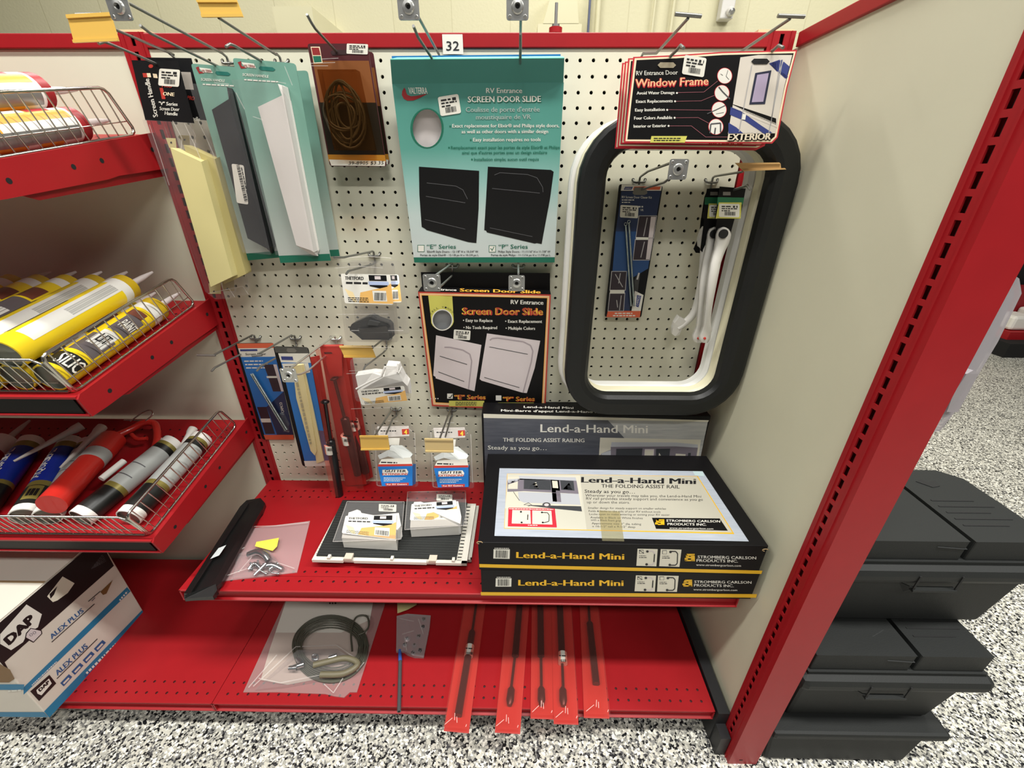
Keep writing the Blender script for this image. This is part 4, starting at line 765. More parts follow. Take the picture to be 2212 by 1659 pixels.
# brown blister packs of cord
M_bmar = mat('maroon_card', '#4b2024', .4); M_bbr = mat('brown_card', '#7d4a24', .4); M_bdk = mat('dark_olive_card', '#221a0e', .35); M_bgold = mat('ochre_card', '#b57a22', .45); M_cord = mat('olive_cord', '#35301f', .55)
def cordpack(px, ys, lab, front):
    q = yquad(px, *ys); pl = planeof(q); tl, tr, br, bl = px; t = thing('cord_pack', lab, 'blister pack', q[3]); b = MB()
    f = lambda u, v: ((tl[0]*(1-u)+tr[0]*u)*(1-v)+(bl[0]*(1-u)+br[0]*u)*v, (tl[1]*(1-u)+tr[1]*u)*(1-v)+(bl[1]*(1-u)+br[1]*u)*v)
    slab(b, pl, rrect(*px, 7), M_bmar, .05); b.ppoly(pl, [f(.04, .14), f(.98, .14), f(.98, .48), f(.04, .48)], M_bbr, .01); b.ppoly(pl, [f(.02, .48), f(.99, .48), f(.99, .91), f(.02, .91)], M_bdk, .012)
    b.ppoly(pl, [f(.0, .905), f(1, .905), f(1, .96), f(0, .96)], M_bgold, .016); b.ppoly(pl, [f(.01, .945), f(.99, .955), f(.97, .995), f(.03, .995)], M_paper, .02)
    if front:
        b.text(pl, '39-8905 $3.35', (753, 356), (829, 355), 7.5, M_ink, .03, shear=.1)
        b.ppoly(pl, [(671, 101), (691, 101), (697, 136), (678, 137)], M_pink, .014); b.ppoly(pl, [(673, 103), (689, 103), (693, 119), (676, 119)], M_swoosh, .02); b.ppoly(pl, [(676, 121), (693, 121), (695, 134), (679, 135)], M_green, .02)
        b.ppoly(pl, [(714, 112), (720, 108), (750, 108), (754, 113), (750, 118), (718, 119)], mat('slot_maroon', '#2c1214', .6), .02); b.sticker(pl, (772, 106), 46, 22, 2, 17)
    b.build('card', t)
    if front:
        b = MB(); c = pl.atp(742, 240, .45); ex = (pl.at(760, 240)-pl.at(740, 240)).normalized(); ey = (pl.at(742, 220)-pl.at(742, 240)); ey = (ey-ex*ey.dot(ex)).normalized(); rnd = random.Random(4); path = []
        W0 = (pl.at(790, 240)-pl.at(695, 240)).length/2; H0 = (pl.at(742, 170)-pl.at(742, 325)).length/2
        for k in range(11*24):
            a = 2*math.pi*k/24; lp = k/24; rx_ = W0*(.62+.3*math.sin(lp*1.7)); ry_ = H0*(.62+.3*math.cos(lp*1.3)); path.append(c+ex*(rx_*math.cos(a)+.12*math.sin(lp*3))+ey*(ry_*math.sin(a)-.25)+pl.n*(.1*math.sin(lp*2.1+a)))
        b.tube(path, .085, M_cord, 5); b.build('coiled_cord', t, label='coil of olive cord')
        M_ambb = mat('amber_blister', '#6b4a28', .15, alpha=.06, tint='#dcc2a2'); b = MB()
        T_ = [(685, 150, .9), (768, 150, .9), (806, 325, .9), (722, 325, .9)]; b.relief(pl, T_, M_ambb)
        for l in ([(682, 142), (735, 140)], [(684, 147), (720, 147)], [(705, 133), (742, 131)]): b.pline(pl, l, 1.6, mat('film_crease_glint'), .95)
        b.build('blister', t, label='clear moulded blister')
    return pl
cordpack(((674, 108), (806, 112), (842, 356), (722, 355)), (-1.0, -.5), 'second brown blister pack, its right edge showing behind the front one', False)
cordpack(((663.5, 94), (793.5, 94), (835.5, 360), (712.5, 359)), (-2.1, -1.6), 'brown blister pack with a coil of olive cord and handwritten price', True)
# blue spring kit card, lower left
def fq(px):
    tl, tr, br, bl = px
    return lambda u, v: ((tl[0]*(1-u)+tr[0]*u)*(1-v)+(bl[0]*(1-u)+br[0]*u)*v, (tl[1]*(1-u)+tr[1]*u)*(1-v)+(bl[1]*(1-u)+br[1]*u)*v)
M_cbl = mat('card_bright_blue', '#1d6db8', .4)
px = ((506.5, 742), (590, 741), (636, 949.5), (567, 949.5)); q = wquad(*px, 3.6); pl = planeof(q); f = fq(px)
t = thing('spring_kit', 'bright blue card with an angled zinc spring, on the leftmost hook of the lower row', 'spring kit', q[3]); b = MB()
slab(b, pl, rrect(*px, 5), M_cblk, .05); b.ppoly(pl, [f(.06, .0), f(1, 0), f(1, .05), f(.06, .05)], M_orange); b.ppoly(pl, [f(.06, .05), f(1, .05), f(1, .14), f(.06, .14)], M_paper); b.ppoly(pl, [f(.1, .06), f(.55, .06), f(.55, .08), f(.1, .08)], M_navy, .018); b.text(pl, 'Screen Door', f(.2, .122), f(.75, .12), 5, M_ink, bold=.03)
b.ppoly(pl, [f(.06, .14), f(1, .14), f(1, .95), f(.1, .95)], M_cbl); b.ppoly(pl, [f(.4, .66), f(1, .5), f(1, .95), f(.5, .95)], M_cnavy, .016); b.ppoly(pl, [f(.08, .95), f(1, .95), f(.99, 1), f(.1, 1)], M_orange, .014)
for k in range(3): b.small(pl, f(.12, .19+k*.035), f(.62+.1*k, .19+k*.035), 3.4, M_white, seed=k)
for a in ([f(.62, .22), f(.88, .22), f(.9, .34), f(.66, .34)], [f(.66, .36), f(.9, .36), f(.93, .5), f(.7, .5)], [f(.12, .66), f(.4, .66), f(.42, .78), f(.14, .78)], [f(.14, .82), f(.42, .82), f(.44, .94), f(.15, .94)]): b.ppoly(pl, a, M_photo, .02)
b.ppoly(pl, [f(.88, .22), f(.97, .22), f(1, .5), f(.93, .5)], M_lilac, .022); b.ppoly(pl, [f(.62, .34), f(.9, .34), f(.9, .36), f(.62, .36)], M_paper, .024); b.ppoly(pl, [f(.12, .78), f(.42, .78), f(.42, .82), f(.13, .82)], M_paper, .024)
b.text(pl, 'CAMCO', (614, 891), (609, 868), 6, M_white, .024, bold=.03); b.build('card', t)
for dx in (0, 3.4): b = MB(); spring(b, (542+dx, 808-dx*.2), (616+dx, 930-dx*.6), .085, M_spring, pl, h=.3); b.build('spring', t)
b = MB(); b.relief(pl, [(604, 893, .1), (612, 897, .3), (623, 920, .3), (624, 934, .2), (612, 932, .1)], M_film); b.build('fixings_bag', t, label='small clear bag of fixings')
# blue weather strip card
px = ((590, 748.5), (665.5, 750.5), (713, 1006), (653.5, 1007.5)); q = wquad(*px, 3.0); pl = planeof(q); f = fq(px)
t = thing('weather_strip_pack', 'tall blue card with a long folded cream weather strip', 'weather strip', q[3]); b = MB(); M_dg = mat('dark_grey_card', '#4a4944', .5)
slab(b, pl, rrect(*px, 6), M_cblk, .05); b.ppoly(pl, [f(.03, .0), f(.98, 0), f(.99, .05), f(.03, .05)], M_dg); b.ppoly(pl, [f(.1, .055), f(.98, .05), f(1, .13), f(.12, .13)], M_paper); b.ppoly(pl, [f(.16, .08), f(.5, .08), f(.5, .11), f(.16, .11)], M_navy, .018)
b.ppoly(pl, [f(.12, .13), f(1, .13), f(1, .955), f(.12, .955)], M_cbl); b.ppoly(pl, [f(.1, .955), f(1, .955), f(1, 1), f(.1, 1)], M_paper); b.ppoly(pl, [f(.14, .14), f(.92, .13), f(.93, .21), f(.18, .26)], M_paper, .02)
for k in range(3): b.small(pl, f(.2, .17+k*.025), f(.7, .165+k*.025), 2.4, M_ink, .026, seed=k)
b.ppoly(pl, [f(.4, 0.01), f(.6, .01), f(.66, .03), f(.6, .045), f(.4, .045), f(.36, .03)], mat('grey_slot'), .02); b.build('card', t)
M_strip = mat('cream_vinyl_strip', '#d8c894', .35); b = MB()
b.relief(pl, [(632, 790, .3), (652, 788, .3), (682, 960, .3), (684, 975, .3), (680, 984, .3), (671, 974, .3), (640, 860, .3)], M_strip, .1); b.relief(pl, [(650, 788, .2), (655, 788, .2), (700, 995, .2), (684, 1001, .2), (680, 975, .2)], M_strip, .05)
b.text(pl, 'MADE FOR RV ENTRANCE DOORS', (642, 815), (673, 960), 4, mat('grey_print'), .5) if False else None
b.small(pl, (641, 815), (672, 955), 6, mat('faint_grey_print', '#a3987c', .6), .34, 8, (1, 3)); b.build('vinyl_strip', t, label='folded cream vinyl strip')
# red bagged gas struts on the hook
M_rbag = mat('red_bag', '#ef9a90', .2, alpha=.07, tint='#ffc8c0'); M_rcard = mat('red_backing', '#b03a34', .45); M_strut = mat('black_strut', '#141517', .3)
def strut(mb, pts, h, pl, r, m=M_strut):
    mb.tube([pl.atp(x, y, hh if (hh := h) else h) for x, y in pts], r, m, 12)
def hungstrut(bag, sp, lab, y, eye=True, st=None, hd=None):
    pl = PL(P(*bag[0], 'Y', y[0]), P(*bag[1], 'Y', y[0]), P(*bag[2], 'Y', y[1])); t = thing('gas_strut', lab, 'gas strut', pl.at(*bag[2]), 'red bagged gas struts on the pegboard'); b = MB(); slab(b, pl, bag, M_rcard, .03)
    if hd: b.relief(pl, [(x, yy, .35) for x, yy in hd], M_rcard); b.ppoly(pl, [(hd[0][0]+10, hd[0][1]+9), (hd[0][0]+26, hd[0][1]+9), (hd[0][0]+29, hd[0][1]+12), (hd[0][0]+12, hd[0][1]+13)], mat('slot_maroon'), .37)
    b.build('backing', t, label='red header card and backing')
    b = MB(); (x0, y0), (x1, y1), (x2, y2), (x3, y3) = sp; A, B_, C_, D = [pl.atp(x, yy, .5) for x, yy in sp]
    if eye: b.tube([A+(B_-A)*(-.25), A+(B_-A)*.0, A+(B_-A)*.2], [.22, .42, .16], M_strut, 10)
    b.tube([A, C_], .16, M_strut, 10); b.tube([C_, C_+(D-C_)*.02, D], [.2, .42, .42], M_strut, 14); b.build('strut', t, label='black gas strut')
    if st:
        b = MB(); c = pl.atp(*st, .5); ax = (D-C_).normalized(); b.lathe(c-ax*.55, ax, [(0, .52, M_paper), (1.1, .52, M_paper)], 16)
        sx = PL(c+pl.n*.53, c+pl.n*.53+Vector((1, 0, 0)), c+pl.n*.53+ax); b.small(sx, (st[0]-8, st[1]-6), (st[0]+8, st[1]-4), 4, M_ink, .01, 1); b.bars(sx, (st[0]-6, st[1]+6), (st[0]+8, st[1]+7), 6, M_ink, .01); b.build('price_sticker', t, label='white wrap-round price sticker')
    b = MB(); b.ppoly(pl, bag, M_rbag, .94); b.build('bag_film', t, label='clear red-tinted bag')
hungstrut([(729, 757), (758, 752), (806, 1030), (780, 1043)], ((745, 800), (748, 815), (762, 905), (790, 1020)), 'rearmost red bagged gas strut, mostly hidden, its right edge showing', (-1.2, -.7), False, (765, 917))
hungstrut([(690, 745), (742, 744), (792, 1046), (747, 1050)], ((722, 818), (725, 826), (744, 902), (773, 1024)), 'middle red bagged gas strut with a white sticker, hanging straight down', (-2.6, -1.3), True, (749, 948), [(693, 748), (738, 748), (739, 812), (712, 813)])
hungstrut([(668, 772), (690, 768), (738, 1060), (724, 1062)], ((702, 868), (703, 880), (714, 950), (734, 1074)), 'front left bagged gas strut, hanging lowest with its end at the shelf', (-3.4, -2.3), True, (713, 968))
# clear packs of gutter spouts
M_tan = mat('label_tan', '#dfae62', .5); M_lblue = mat('label_blue', '#aab8d8', .5)
def thlabel(b, pl, L, n, h=.02):
    "printed label on the clear packs, L: corner pixels"
    f = fq(L); b.ppoly(pl, rrect(*L, 4), M_white, h); b.ppoly(pl, [f(.35, .62), f(.8, .45), f(1, .3), f(1, .97), f(.3, .97)], M_tan, h+.006)
    b.ppoly(pl, [f(.04, .5), f(.2, .62), f(.26, .95), f(.2, .96), f(.1, .75)], mat('label_pale_tan', '#efd9a8', .5), h+.006)
    Hh = L[3][1]-L[0][1]; b.text(pl, 'THETFORD', f(.07, .2), f(.45, .2), Hh*.12, M_ink, h+.012, bold=.05); b.small(pl, f(.08, .34), f(.52, .34), Hh*.09, M_ink, h+.012, n)
    b.ppoly(pl, [f(.56, .03), f(.92, .03), f(.92, .22), f(.56, .22)], M_cblk, h+.01); b.ppoly(pl, [f(.68, .06), f(.8, .06), f(.8, .17), f(.68, .17)], M_lilac, h+.016); b.ppoly(pl, [f(.54, .24), f(.95, .24), f(.95, .36), f(.54, .36)], M_lblue, h+.01); b.ppoly(pl, [f(.56, .36), f(.92, .36), f(.92, .4), f(.76, .47), f(.56, .4)], M_cblk, h+.012)
    for k in range(3): b.small(pl, f(.08, .82+k*.06), f(.5, .82+k*.06), Hh*.035, M_ink, h+.014, k)
    b.ppoly(pl, [f(.6, .55), f(.88, .55), f(.88, .9), f(.6, .9)], M_white, h+.014); b.bars(pl, f(.62, .87), f(.86, .87), Hh*.26, M_ink, h+.02, n)
M_spw = mat('white_spout', '#dcdad6', .4); M_spb = mat('black_spout', '#1d1d1f', .35)
def spoutpack(px, W_, dy, L, lab, black, n, rim):
    q = wquad(*px, W_, dy); pl = planeof(q); t = thing('gutter_spout_pack', lab, 'blister pack', q[3], None); b = MB()
    slab(b, pl, rrect(*px, 9), M_clear, .02); tl, tr, br, bl = px; f = fq(px); A = [f(.05, rim[0]), f(.95, rim[0]), f(.97, rim[1]), f(.03, rim[1])]
    B_ = [pl.atp(x, y, 1.6) for x, y in A]; C_ = [pl.at(x, y) for x, y in A]
    b.poly(B_, M_clear)
    for i in range(4): j = (i+1) % 4; b.poly([B_[i], B_[j], C_[j], C_[i]], M_clear)
    e = mat('film_crease_glint')
    for l in (([f(.05, rim[0]), f(.95, rim[0]-.01)]), ([f(.1, .04), f(.5, .02), f(.9, .04)]), ([f(.04, rim[1]), f(.97, rim[1])])): b.pline(pl, l, 1.3, e, 1.62)
    b.build('blister', t, label='clear moulded blister'); g = MB()
    if black:
        for pts in ([(755, 708, 1.2), (760, 700, 1.4), (790, 686, 1.5), (800, 684, 1.5), (812, 690, 1.4), (836, 698, 1.4), (843, 704, 1.3), (848, 728, 1.0), (840, 734, 1.0), (782, 734, 1.0), (768, 722, 1.1), (756, 714, 1.2)],): g.relief(pl, pts, M_spb, .3)
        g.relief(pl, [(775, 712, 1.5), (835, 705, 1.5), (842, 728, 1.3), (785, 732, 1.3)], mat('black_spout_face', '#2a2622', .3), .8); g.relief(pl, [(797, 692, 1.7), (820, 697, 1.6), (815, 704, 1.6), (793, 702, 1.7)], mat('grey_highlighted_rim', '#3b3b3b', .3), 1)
    else: g.relief(pl, [(768, 812, .8), (805, 806, .8), (830, 814, 1.2), (834, 790, .9), (860, 792, .9), (862, 806, 1.2), (870, 824, 1.3), (880, 834, 1.2), (884, 850, 1.0), (775, 845, 1.0)], M_spw, .1); g.tube([pl.atp(770, 840, 1.4), pl.atp(800, 824, 1.5), pl.atp(824, 813, 1.5), pl.atp(832, 792, 1.3)], .1, M_spw, 6); g.tube([pl.atp(860, 786, .9), pl.atp(858, 804, 1.2)], .08, M_spw, 6); g.tube([pl.atp(868, 792, .9), pl.atp(861, 806, 1.2)], .07, M_spw, 6)
    g.build('spout', t, label='black plastic gutter spout' if black else 'white plastic gutter spouts')
    l = MB(); lp = PL(pl.atp(*L[0], .9), pl.atp(*L[1], .9), pl.atp(*L[2], .9)) if black else PL(pl.atp(*L[0], 1.66), pl.atp(*L[1], 1.66), pl.atp(*L[2], 1.66))
    thlabel(l, lp, L, n); l.build('label', t, label='white and tan printed label')
spoutpack(((752, 562), (868, 563), (886, 722), (770, 722)), 4.6, 1.1, ((815, 593), (861, 593), (868, 653), (820, 654)), 'clear pack of white gutter spouts, behind the pack with the black spout', False, 3, (.62, .98))
spoutpack(((728, 566), (852, 566), (861, 740), (746, 738)), 4.8, -.5, ((736, 591), (843, 593), (850, 658), (745, 655)), 'clear pack with a black gutter spout and a tan label', True, 5, (.6, .99))
spoutpack(((755, 775), (884, 771), (888, 864), (768, 868)), 5.0, -.3, ((771, 842), (873, 833), (880, 866), (781, 875)), 'single clear pack of white gutter spouts with the label at its foot', False, 7, (.1, .9))
# two gutter extension packs
def gutter(dx, dy, lab, y0):
    g = lambda pts: [(x+dx, y+dy) for x, y in pts]; px = g([(801, 915), (892, 918), (904, 1052), (812, 1051)]); q = wquad(*px, 4.4, y0); pl = planeof(q)
    t = thing('gutter_extension_pack', lab, 'blister pack', q[3], 'gutter extension packs'); b = MB(); slab(b, pl, rrect(*px, 8), M_clear, .02); e = mat('film_crease_glint')
    for l in ([(838, 909), (860, 910)], [(812, 925), (880, 922), (890, 932)], [(896, 935), (900, 1040)], [(810, 930), (815, 1048), (825, 1050)]): b.pline(pl, g(l), 1.4, e, .06)
    b.build('blister', t, label='clear moulded blister'); b = MB()
    b.relief(pl, [(x+dx, y+dy, h) for x, y, h in ((816, 1007, 1.5), (891, 1005, 1.5), (891, 1049, 1.4), (825, 1050, 1.4))], M_cbl, 0); cp = PL(pl.atp(816+dx, 1007+dy, 1.5), pl.atp(891+dx, 1005+dy, 1.5), pl.atp(860+dx, 1050+dy, 1.4))
    b.ppoly(cp, g([(824, 992), (888, 988), (891, 1005), (816, 1007)]), M_paper, .0); b.ppoly(cp, g([(817, 1003), (890, 1002), (891, 1006.5), (816, 1008)]), M_redp, .008); b.text(cp, 'HOLD DOWN', *g([(823, 1000), (858, 1001)]), 3.4, M_ink, .01, bold=.03) if False else b.small(cp, *g([(823, 1000), (858, 1001)]), 3.6, M_ink, .01, 2)
    b.ppoly(cp, g([(826, 1015), (878, 1013), (882, 1019), (880, 1026), (826, 1027)]), M_white, .01); b.text(cp, 'GUTTER', *g([(831, 1020), (877, 1020)]), 5.8, M_ink, .016, bold=.05, shear=.1); b.text(cp, 'EXTENSIONS', *g([(826, 1026.5), (881, 1026)]), 4.8, M_redp, .02, bold=.05)
    for k in range(3): b.small(cp, *g([(829, 1033+k*3.2), (876-k*6, 1033+k*3.2)]), 1.6, M_white, .012, k)
    b.ppoly(cp, g([(832, 1044), (883, 1042.5), (883, 1048.5), (834, 1049.5)]), M_redp, .01); b.text(cp, 'For RV Gutters', *g([(836, 1048.2), (879, 1047.4)]), 3.6, M_white, .018, bold=.02)
    b.build('printed_insert', t, label='blue and white printed insert'); b = MB()
    b.ppoly(pl, g([(815, 921), (883, 920), (884, 942), (840, 944), (818, 942)]), mat('pale_grey_insert', '#c6bfb8', .5), .03); b.ppoly(pl, g([(868, 927), (883, 926), (884, 938), (869, 939)]), M_redp, .036); b.text(pl, '4', *g([(873, 938), (880, 938)]), 10, M_yel, .045, bold=.06); b.small(pl, *g([(822, 932), (856, 932)]), 3, M_ink, .04, 4)
    b.ppoly(pl, g([(826, 946), (864, 946), (862, 962), (830, 962)]), M_paper, .04); b.bars(pl, *g([(844, 964), (860, 964)]), 3, M_ink, .05, n=8); b.build('back_card', t, label='pale printed back card')
    b = MB(); W3 = mat('translucent_white_spout', '#dfe3e0', .35)
    R = lambda pts, base=.2: b.relief(pl, [(x+dx, y+dy, h) for x, y, h in pts], W3, base)
    R([(816, 984, 1.2), (838, 972, 1.5), (852, 975, 1.6), (862, 984, 1.6), (880, 997, 1.5), (838, 986, 1.5), (820, 992, 1.2)], .9); R([(838, 972, 1.5), (845, 962, 1.2), (868, 962, 1.2), (888, 978, 1.2), (891, 982, 1.2), (880, 997, 1.5), (862, 984, 1.6)], .9); b.build('spout', t, label='white plastic gutter spout')
gutter(0, 0, 'left Gutter Extensions pack, blue and white insert, beside the red bagged struts', -.1)
gutter(121, 3, 'right Gutter Extensions pack, below the black Screen Door Slide box', -.1)
# ================================================================ flat Lend-a-Hand boxes on the display shelf
Q4 = lambda pts, ox=1000, oy=860, s=3.3515: [(ox+x/s, oy+y/s) for x, y in pts]
M_bblk = mat('carton_black', '#0e0d0f', .5, spec=.2, bump=(60, .08)); M_byel = mat('carton_yellow', '#e0ae18', .45); M_bword = mat('carton_yellow_lettering', '#e9b51c', .45); M_kraft = mat('carton_kraft_edge', '#a08660', .7)
M_icon = mat('icon_cream', '#d9d4c2', .5)
def brushed(name, a, c):
    m = mat(name, a, .45); nt = m.node_tree; b = nt.nodes['Principled BSDF']; tc = nt.nodes.new('ShaderNodeTexCoord'); mp = nt.nodes.new('ShaderNodeMapping'); mp.inputs['Rotation'].default_value = (0, .6, .6); mp.inputs['Scale'].default_value = (6, 60, 60)
    n = nt.nodes.new('ShaderNodeTexNoise'); n.inputs['Scale'].default_value = 3; n.inputs['Detail'].default_value = 6; r = nt.nodes.new('ShaderNodeMix'); r.data_type = 'RGBA'
    nt.links.new(tc.outputs['Object'], mp.inputs[0]); nt.links.new(mp.outputs[0], n.inputs['Vector']); nt.links.new(n.outputs['Fac'], r.inputs['Factor']); r.inputs['A'].default_value = (*lin(a), 1); r.inputs['B'].default_value = (*lin(c), 1); nt.links.new(r.outputs['Result'], b.inputs['Base Color']); return m
M_brush = brushed('pale_blue_brushed_print', '#98a1b0', '#bcc1c9'); M_brushd = brushed('slate_brushed_print', '#363944', '#5e6068'); M_brushl = brushed('pale_slate_brushed_print', '#8c8e92', '#c2c1bb')
M_trail = mat('trailer_grey_print', '#77707a', .5); M_trail2 = mat('trailer_roof_print', '#b4b6bc', .5); M_sky = mat('photo_cream', '#cfcab9', .5); M_shadow = mat('photo_shadow_print', '#3a3c40', .5)
def emblem(b, pl, x, y, w, h, m, hh=.016):
    "square emblem with a stepped S cut out of it"
    f = lambda u, v: (x+w*u+.02*w*v, y+h*v)
    for r in ((.12, 0, 1, .28), (.12, 0, .42, .5), (.12, .4, .62, .62), (0, .55, .3, 1), (0, .8, .95, 1), (.62, .12, 1, 1)): b.ppoly(pl, [f(r[0], r[1]), f(r[2], r[1]), f(r[2], r[3]), f(r[0], r[3])], m, hh)
def front_print(b, pl, L):
    bc, wd, i1, i2, em, s1, s2, s3 = L
    b.ppoly(pl, bc, M_paper); b.bars(pl, (bc[3][0]+5, bc[3][1]-2), (bc[2][0]-4, bc[2][1]-2), bc[3][1]-bc[0][1]-4, M_ink, .02, 6, 16); b.small(pl, (bc[0][0]+2, bc[0][1]-1.5), (bc[1][0]-2, bc[1][1]-1.5), 1.8, M_white)
    b.text(pl, 'Lend-a-Hand Mini', wd[0], wd[1], wd[2], M_bword, .02, bold=.035)
    for k, q in enumerate((i1, i2)):
        b.ppoly(pl, q, M_icon); x0, y0 = q[0]; x1, y1 = q[2]; w = x1-x0; h = y1-y0; g = lambda u, v: (x0+w*u, y0+h*v)
        b.ppoly(pl, [g(.08, .06), g(.32, .06), g(.32, .28), g(.08, .28)], M_line, .018); b.ppoly(pl, [g(.11, .09), g(.3, .09), g(.3, .26), g(.11, .26)], M_icon, .022)
        if k == 0: b.pline(pl, [g(.08, .08), g(.34, .26)], 1.4, M_ink, .026)
        b.small(pl, g(.08, .42), g(.45, .42), 1.6, M_ink); b.small(pl, g(.08, .52), g(.5, .52), 2, M_ink)
        m1 = M_white if k == 0 else M_ink
        b.pline(pl, [g(.5, .12), g(.8, .13), g(.9, .25), g(.88, .8), g(.78, .9), g(.45, .9)], 2.2, M_lilac if k == 0 else M_ink, .024)
        if k == 0: b.pline(pl, [g(.9, .3), g(.87, .75)], 2.4, M_ink, .028)
        b.pell(pl, *g(.52, .15), 3, 2.6, M_ink, .03, 10); b.pell(pl, *g(.48, .88), 3, 2.6, M_ink, .03, 10)
    emblem(b, pl, *em, M_byel)
    b.text(pl, 'STROMBERG CARLSON', *s1, M_white, bold=.02); b.text(pl, 'PRODUCTS INC.', *s2, M_white, bold=.02); b.text(pl, 'www.strombergcarlson.com', *s3, M_white, bold=.01)
def flatbox(x0, x1, y0, y1, z0, z1, lab):
    b = MB(); b.box((x0, y0, z0), (x1, y1, z1), M_bblk); t = thing('handrail_box', lab, 'box', ((x0+x1)/2, (y0+y1)/2, z0)); return t, b
X0, X1, YF, YB = 7.55, 30.1, -15.0, -3.3
t, b = flatbox(7.62, 30.25, YF, YB, -39.66, -36.52, 'lower of two flat black Lend-a-Hand Mini boxes stacked on the shelf'); b.build('carton', t, bevel=.05)
pl = PL((0, YF, -39), (1, YF, -39), (0, YF, -37)); g = Q4; b = MB()
front_print(b, pl, (g([(238, 1303), (352, 1303), (350, 1364), (236, 1364)]), (*g([(400, 1355), (1163, 1358)]), 13), g([(1252, 1282), (1398, 1285), (1389, 1400), (1242, 1397)]), g([(1412, 1283), (1562, 1286), (1549, 1402), (1405, 1400)]), (*g([(1588, 1313)])[0], 21, 15), (*g([(1674, 1337), (2088, 1342)]), 5.8), (*g([(1672, 1362), (1960, 1367)]), 5.8), (*g([(1668, 1390), (1985, 1395)]), 4.2)))
b.ppoly(pl, g([(128, 1403), (2128, 1418), (2122, 1444), (131, 1427)]), M_byel, .014); b.build('front_print', t, label='yellow and white printing on the front edge')
t, b = flatbox(7.5, 30.05, YF-.02, YB, -36.5, -33.48, 'upper of two flat black Lend-a-Hand Mini boxes, with the pale printed lid'); b.build('carton', t, bevel=.05)
pl = PL((0, YF-.02, -39), (1, YF-.02, -39), (0, YF-.02, -37)); b = MB()
front_print(b, pl, (g([(222, 1093), (340, 1094), (338, 1163), (220, 1160)]), (*g([(385, 1155), (1168, 1168)]), 13.6), g([(1264, 1089), (1410, 1092), (1400, 1217), (1255, 1213)]), g([(1432, 1092), (1582, 1096), (1567, 1221), (1420, 1216)]), (*g([(1604, 1126)])[0], 22, 16), (*g([(1698, 1158), (2122, 1166)]), 6.4), (*g([(1690, 1183), (1990, 1189)]), 6.2), (*g([(1688, 1212), (2012, 1219)]), 4.5)))
b.ppoly(pl, g([(118, 1200), (2168, 1248), (2160, 1272), (120, 1224)]), M_byel, .014); b.build('front_print', t, label='yellow and white printing on the front edge')
pl = PL((0, 0, -33.48), (1, 0, -33.48), (0, 1, -33.48)); b = MB()
b.ppoly(pl, g([(265, 508), (1735, 530), (2070, 1038), (228, 998)]), M_brush, .01); b.ppoly(pl, g([(320, 548), (1700, 565), (1965, 985), (297, 945)]), M_byel, .014); b.ppoly(pl, g([(323, 550), (1694, 568), (1950, 975), (300, 942)]), mat('cream_panel_print', '#c6c3b4', .45), .018)
b.ppoly(pl, g([(848, 560), (1694, 568), (1950, 975), (895, 952)]), mat('warm_grey_panel_print', '#b8b4a5', .45), .022)
b.ppoly(pl, g([(325, 572), (848, 562), (862, 822), (700, 800), (305, 800)]), M_sky, .024)
for pts, m in (([(405, 565), (815, 575), (822, 600), (410, 592)], M_trail2), ([(322, 598), (412, 584), (822, 600), (838, 695), (440, 675), (322, 680)], M_trail), ([(322, 590), (405, 585), (405, 600), (330, 625)], M_trail2), ([(328, 628), (398, 604), (396, 660), (325, 660)], M_sky), ([(398, 680), (838, 695), (852, 775), (440, 758), (405, 740)], M_trail2),
    ([(442, 592), (636, 598), (638, 668), (440, 660)], M_shadow), ([(455, 655), (530, 610), (548, 660)], M_sky), ([(560, 655), (580, 605), (612, 660)], M_sky), ([(636, 592), (694, 595), (712, 755), (650, 750)], M_trail), ([(645, 600), (684, 602), (690, 655), (650, 652)], M_sky), ([(704, 598), (800, 602), (808, 672), (712, 665)], M_shadow), ([(725, 660), (768, 615), (795, 668)], M_sky),
    ([(440, 775), (630, 780), (855, 785), (862, 822), (640, 800)], M_shadow)): b.ppoly(pl, g(pts), m, .03 if m in (M_trail, M_trail2) else .036)
b.pell(pl, *g([(605, 775)])[0], 9, 5.5, M_line, .04); b.pell(pl, *g([(605, 775)])[0], 5, 3, M_lilac, .044); b.pline(pl, g([(365, 680), (410, 745)]), 1, M_line, .04); b.pline(pl, g([(440, 775), (475, 760), (500, 778), (470, 785)]), 1, M_line, .04)
b.text(pl, 'Lend-a-Hand Mini', *g([(855, 612), (1688, 624)]), 12.5, M_ink, .03, bold=.045); b.text(pl, 'THE FOLDING ASSIST RAIL', *g([(1002, 650), (1568, 656)]), 7.8, M_ink, .03, bold=.01); b.text(pl, 'Steady as you go…', *g([(880, 687), (1245, 692)]), 7.5, M_ink, .03, bold=.01)
for s, a, y in (('Wherever your travels may take you, the Lend-a-Hand Mini', (885, 1725), 714), ('RV rail provides steady support and convenience as you go', (892, 1737), 737), ('up or down the stairs.', (898, 1208), 763)): b.text(pl, s, *g([(a[0], y), (a[1], y+8*(a[1]-a[0])/840)]), 5.6, M_ink, .03)
for s, a, y in (('Smaller design for steady support on smaller vehicles', (905, 1470), 803), ('Folds & locks to the side of your RV without tools', (910, 1430), 826), ('Locks open to make entering or exiting your RV easier', (915, 1497), 848), ('Available in Black or White finishes', (922, 1302), 872), ('with a Black foam grip', (925, 1142), 890), ('Approximate size: 1" dia. tubing', (932, 1290), 915), ('x 16-1/2" tall x 9-1/2" deep', (935, 1248), 936)): b.text(pl, s, *g([(a[0], y), (a[1], y+6)]), 4.4, M_ink, .03)
b.ppoly(pl, g([(330, 795), (665, 800), (680, 938), (325, 930)]), mat('bright_red_print', '#c4283a', .45), .03)
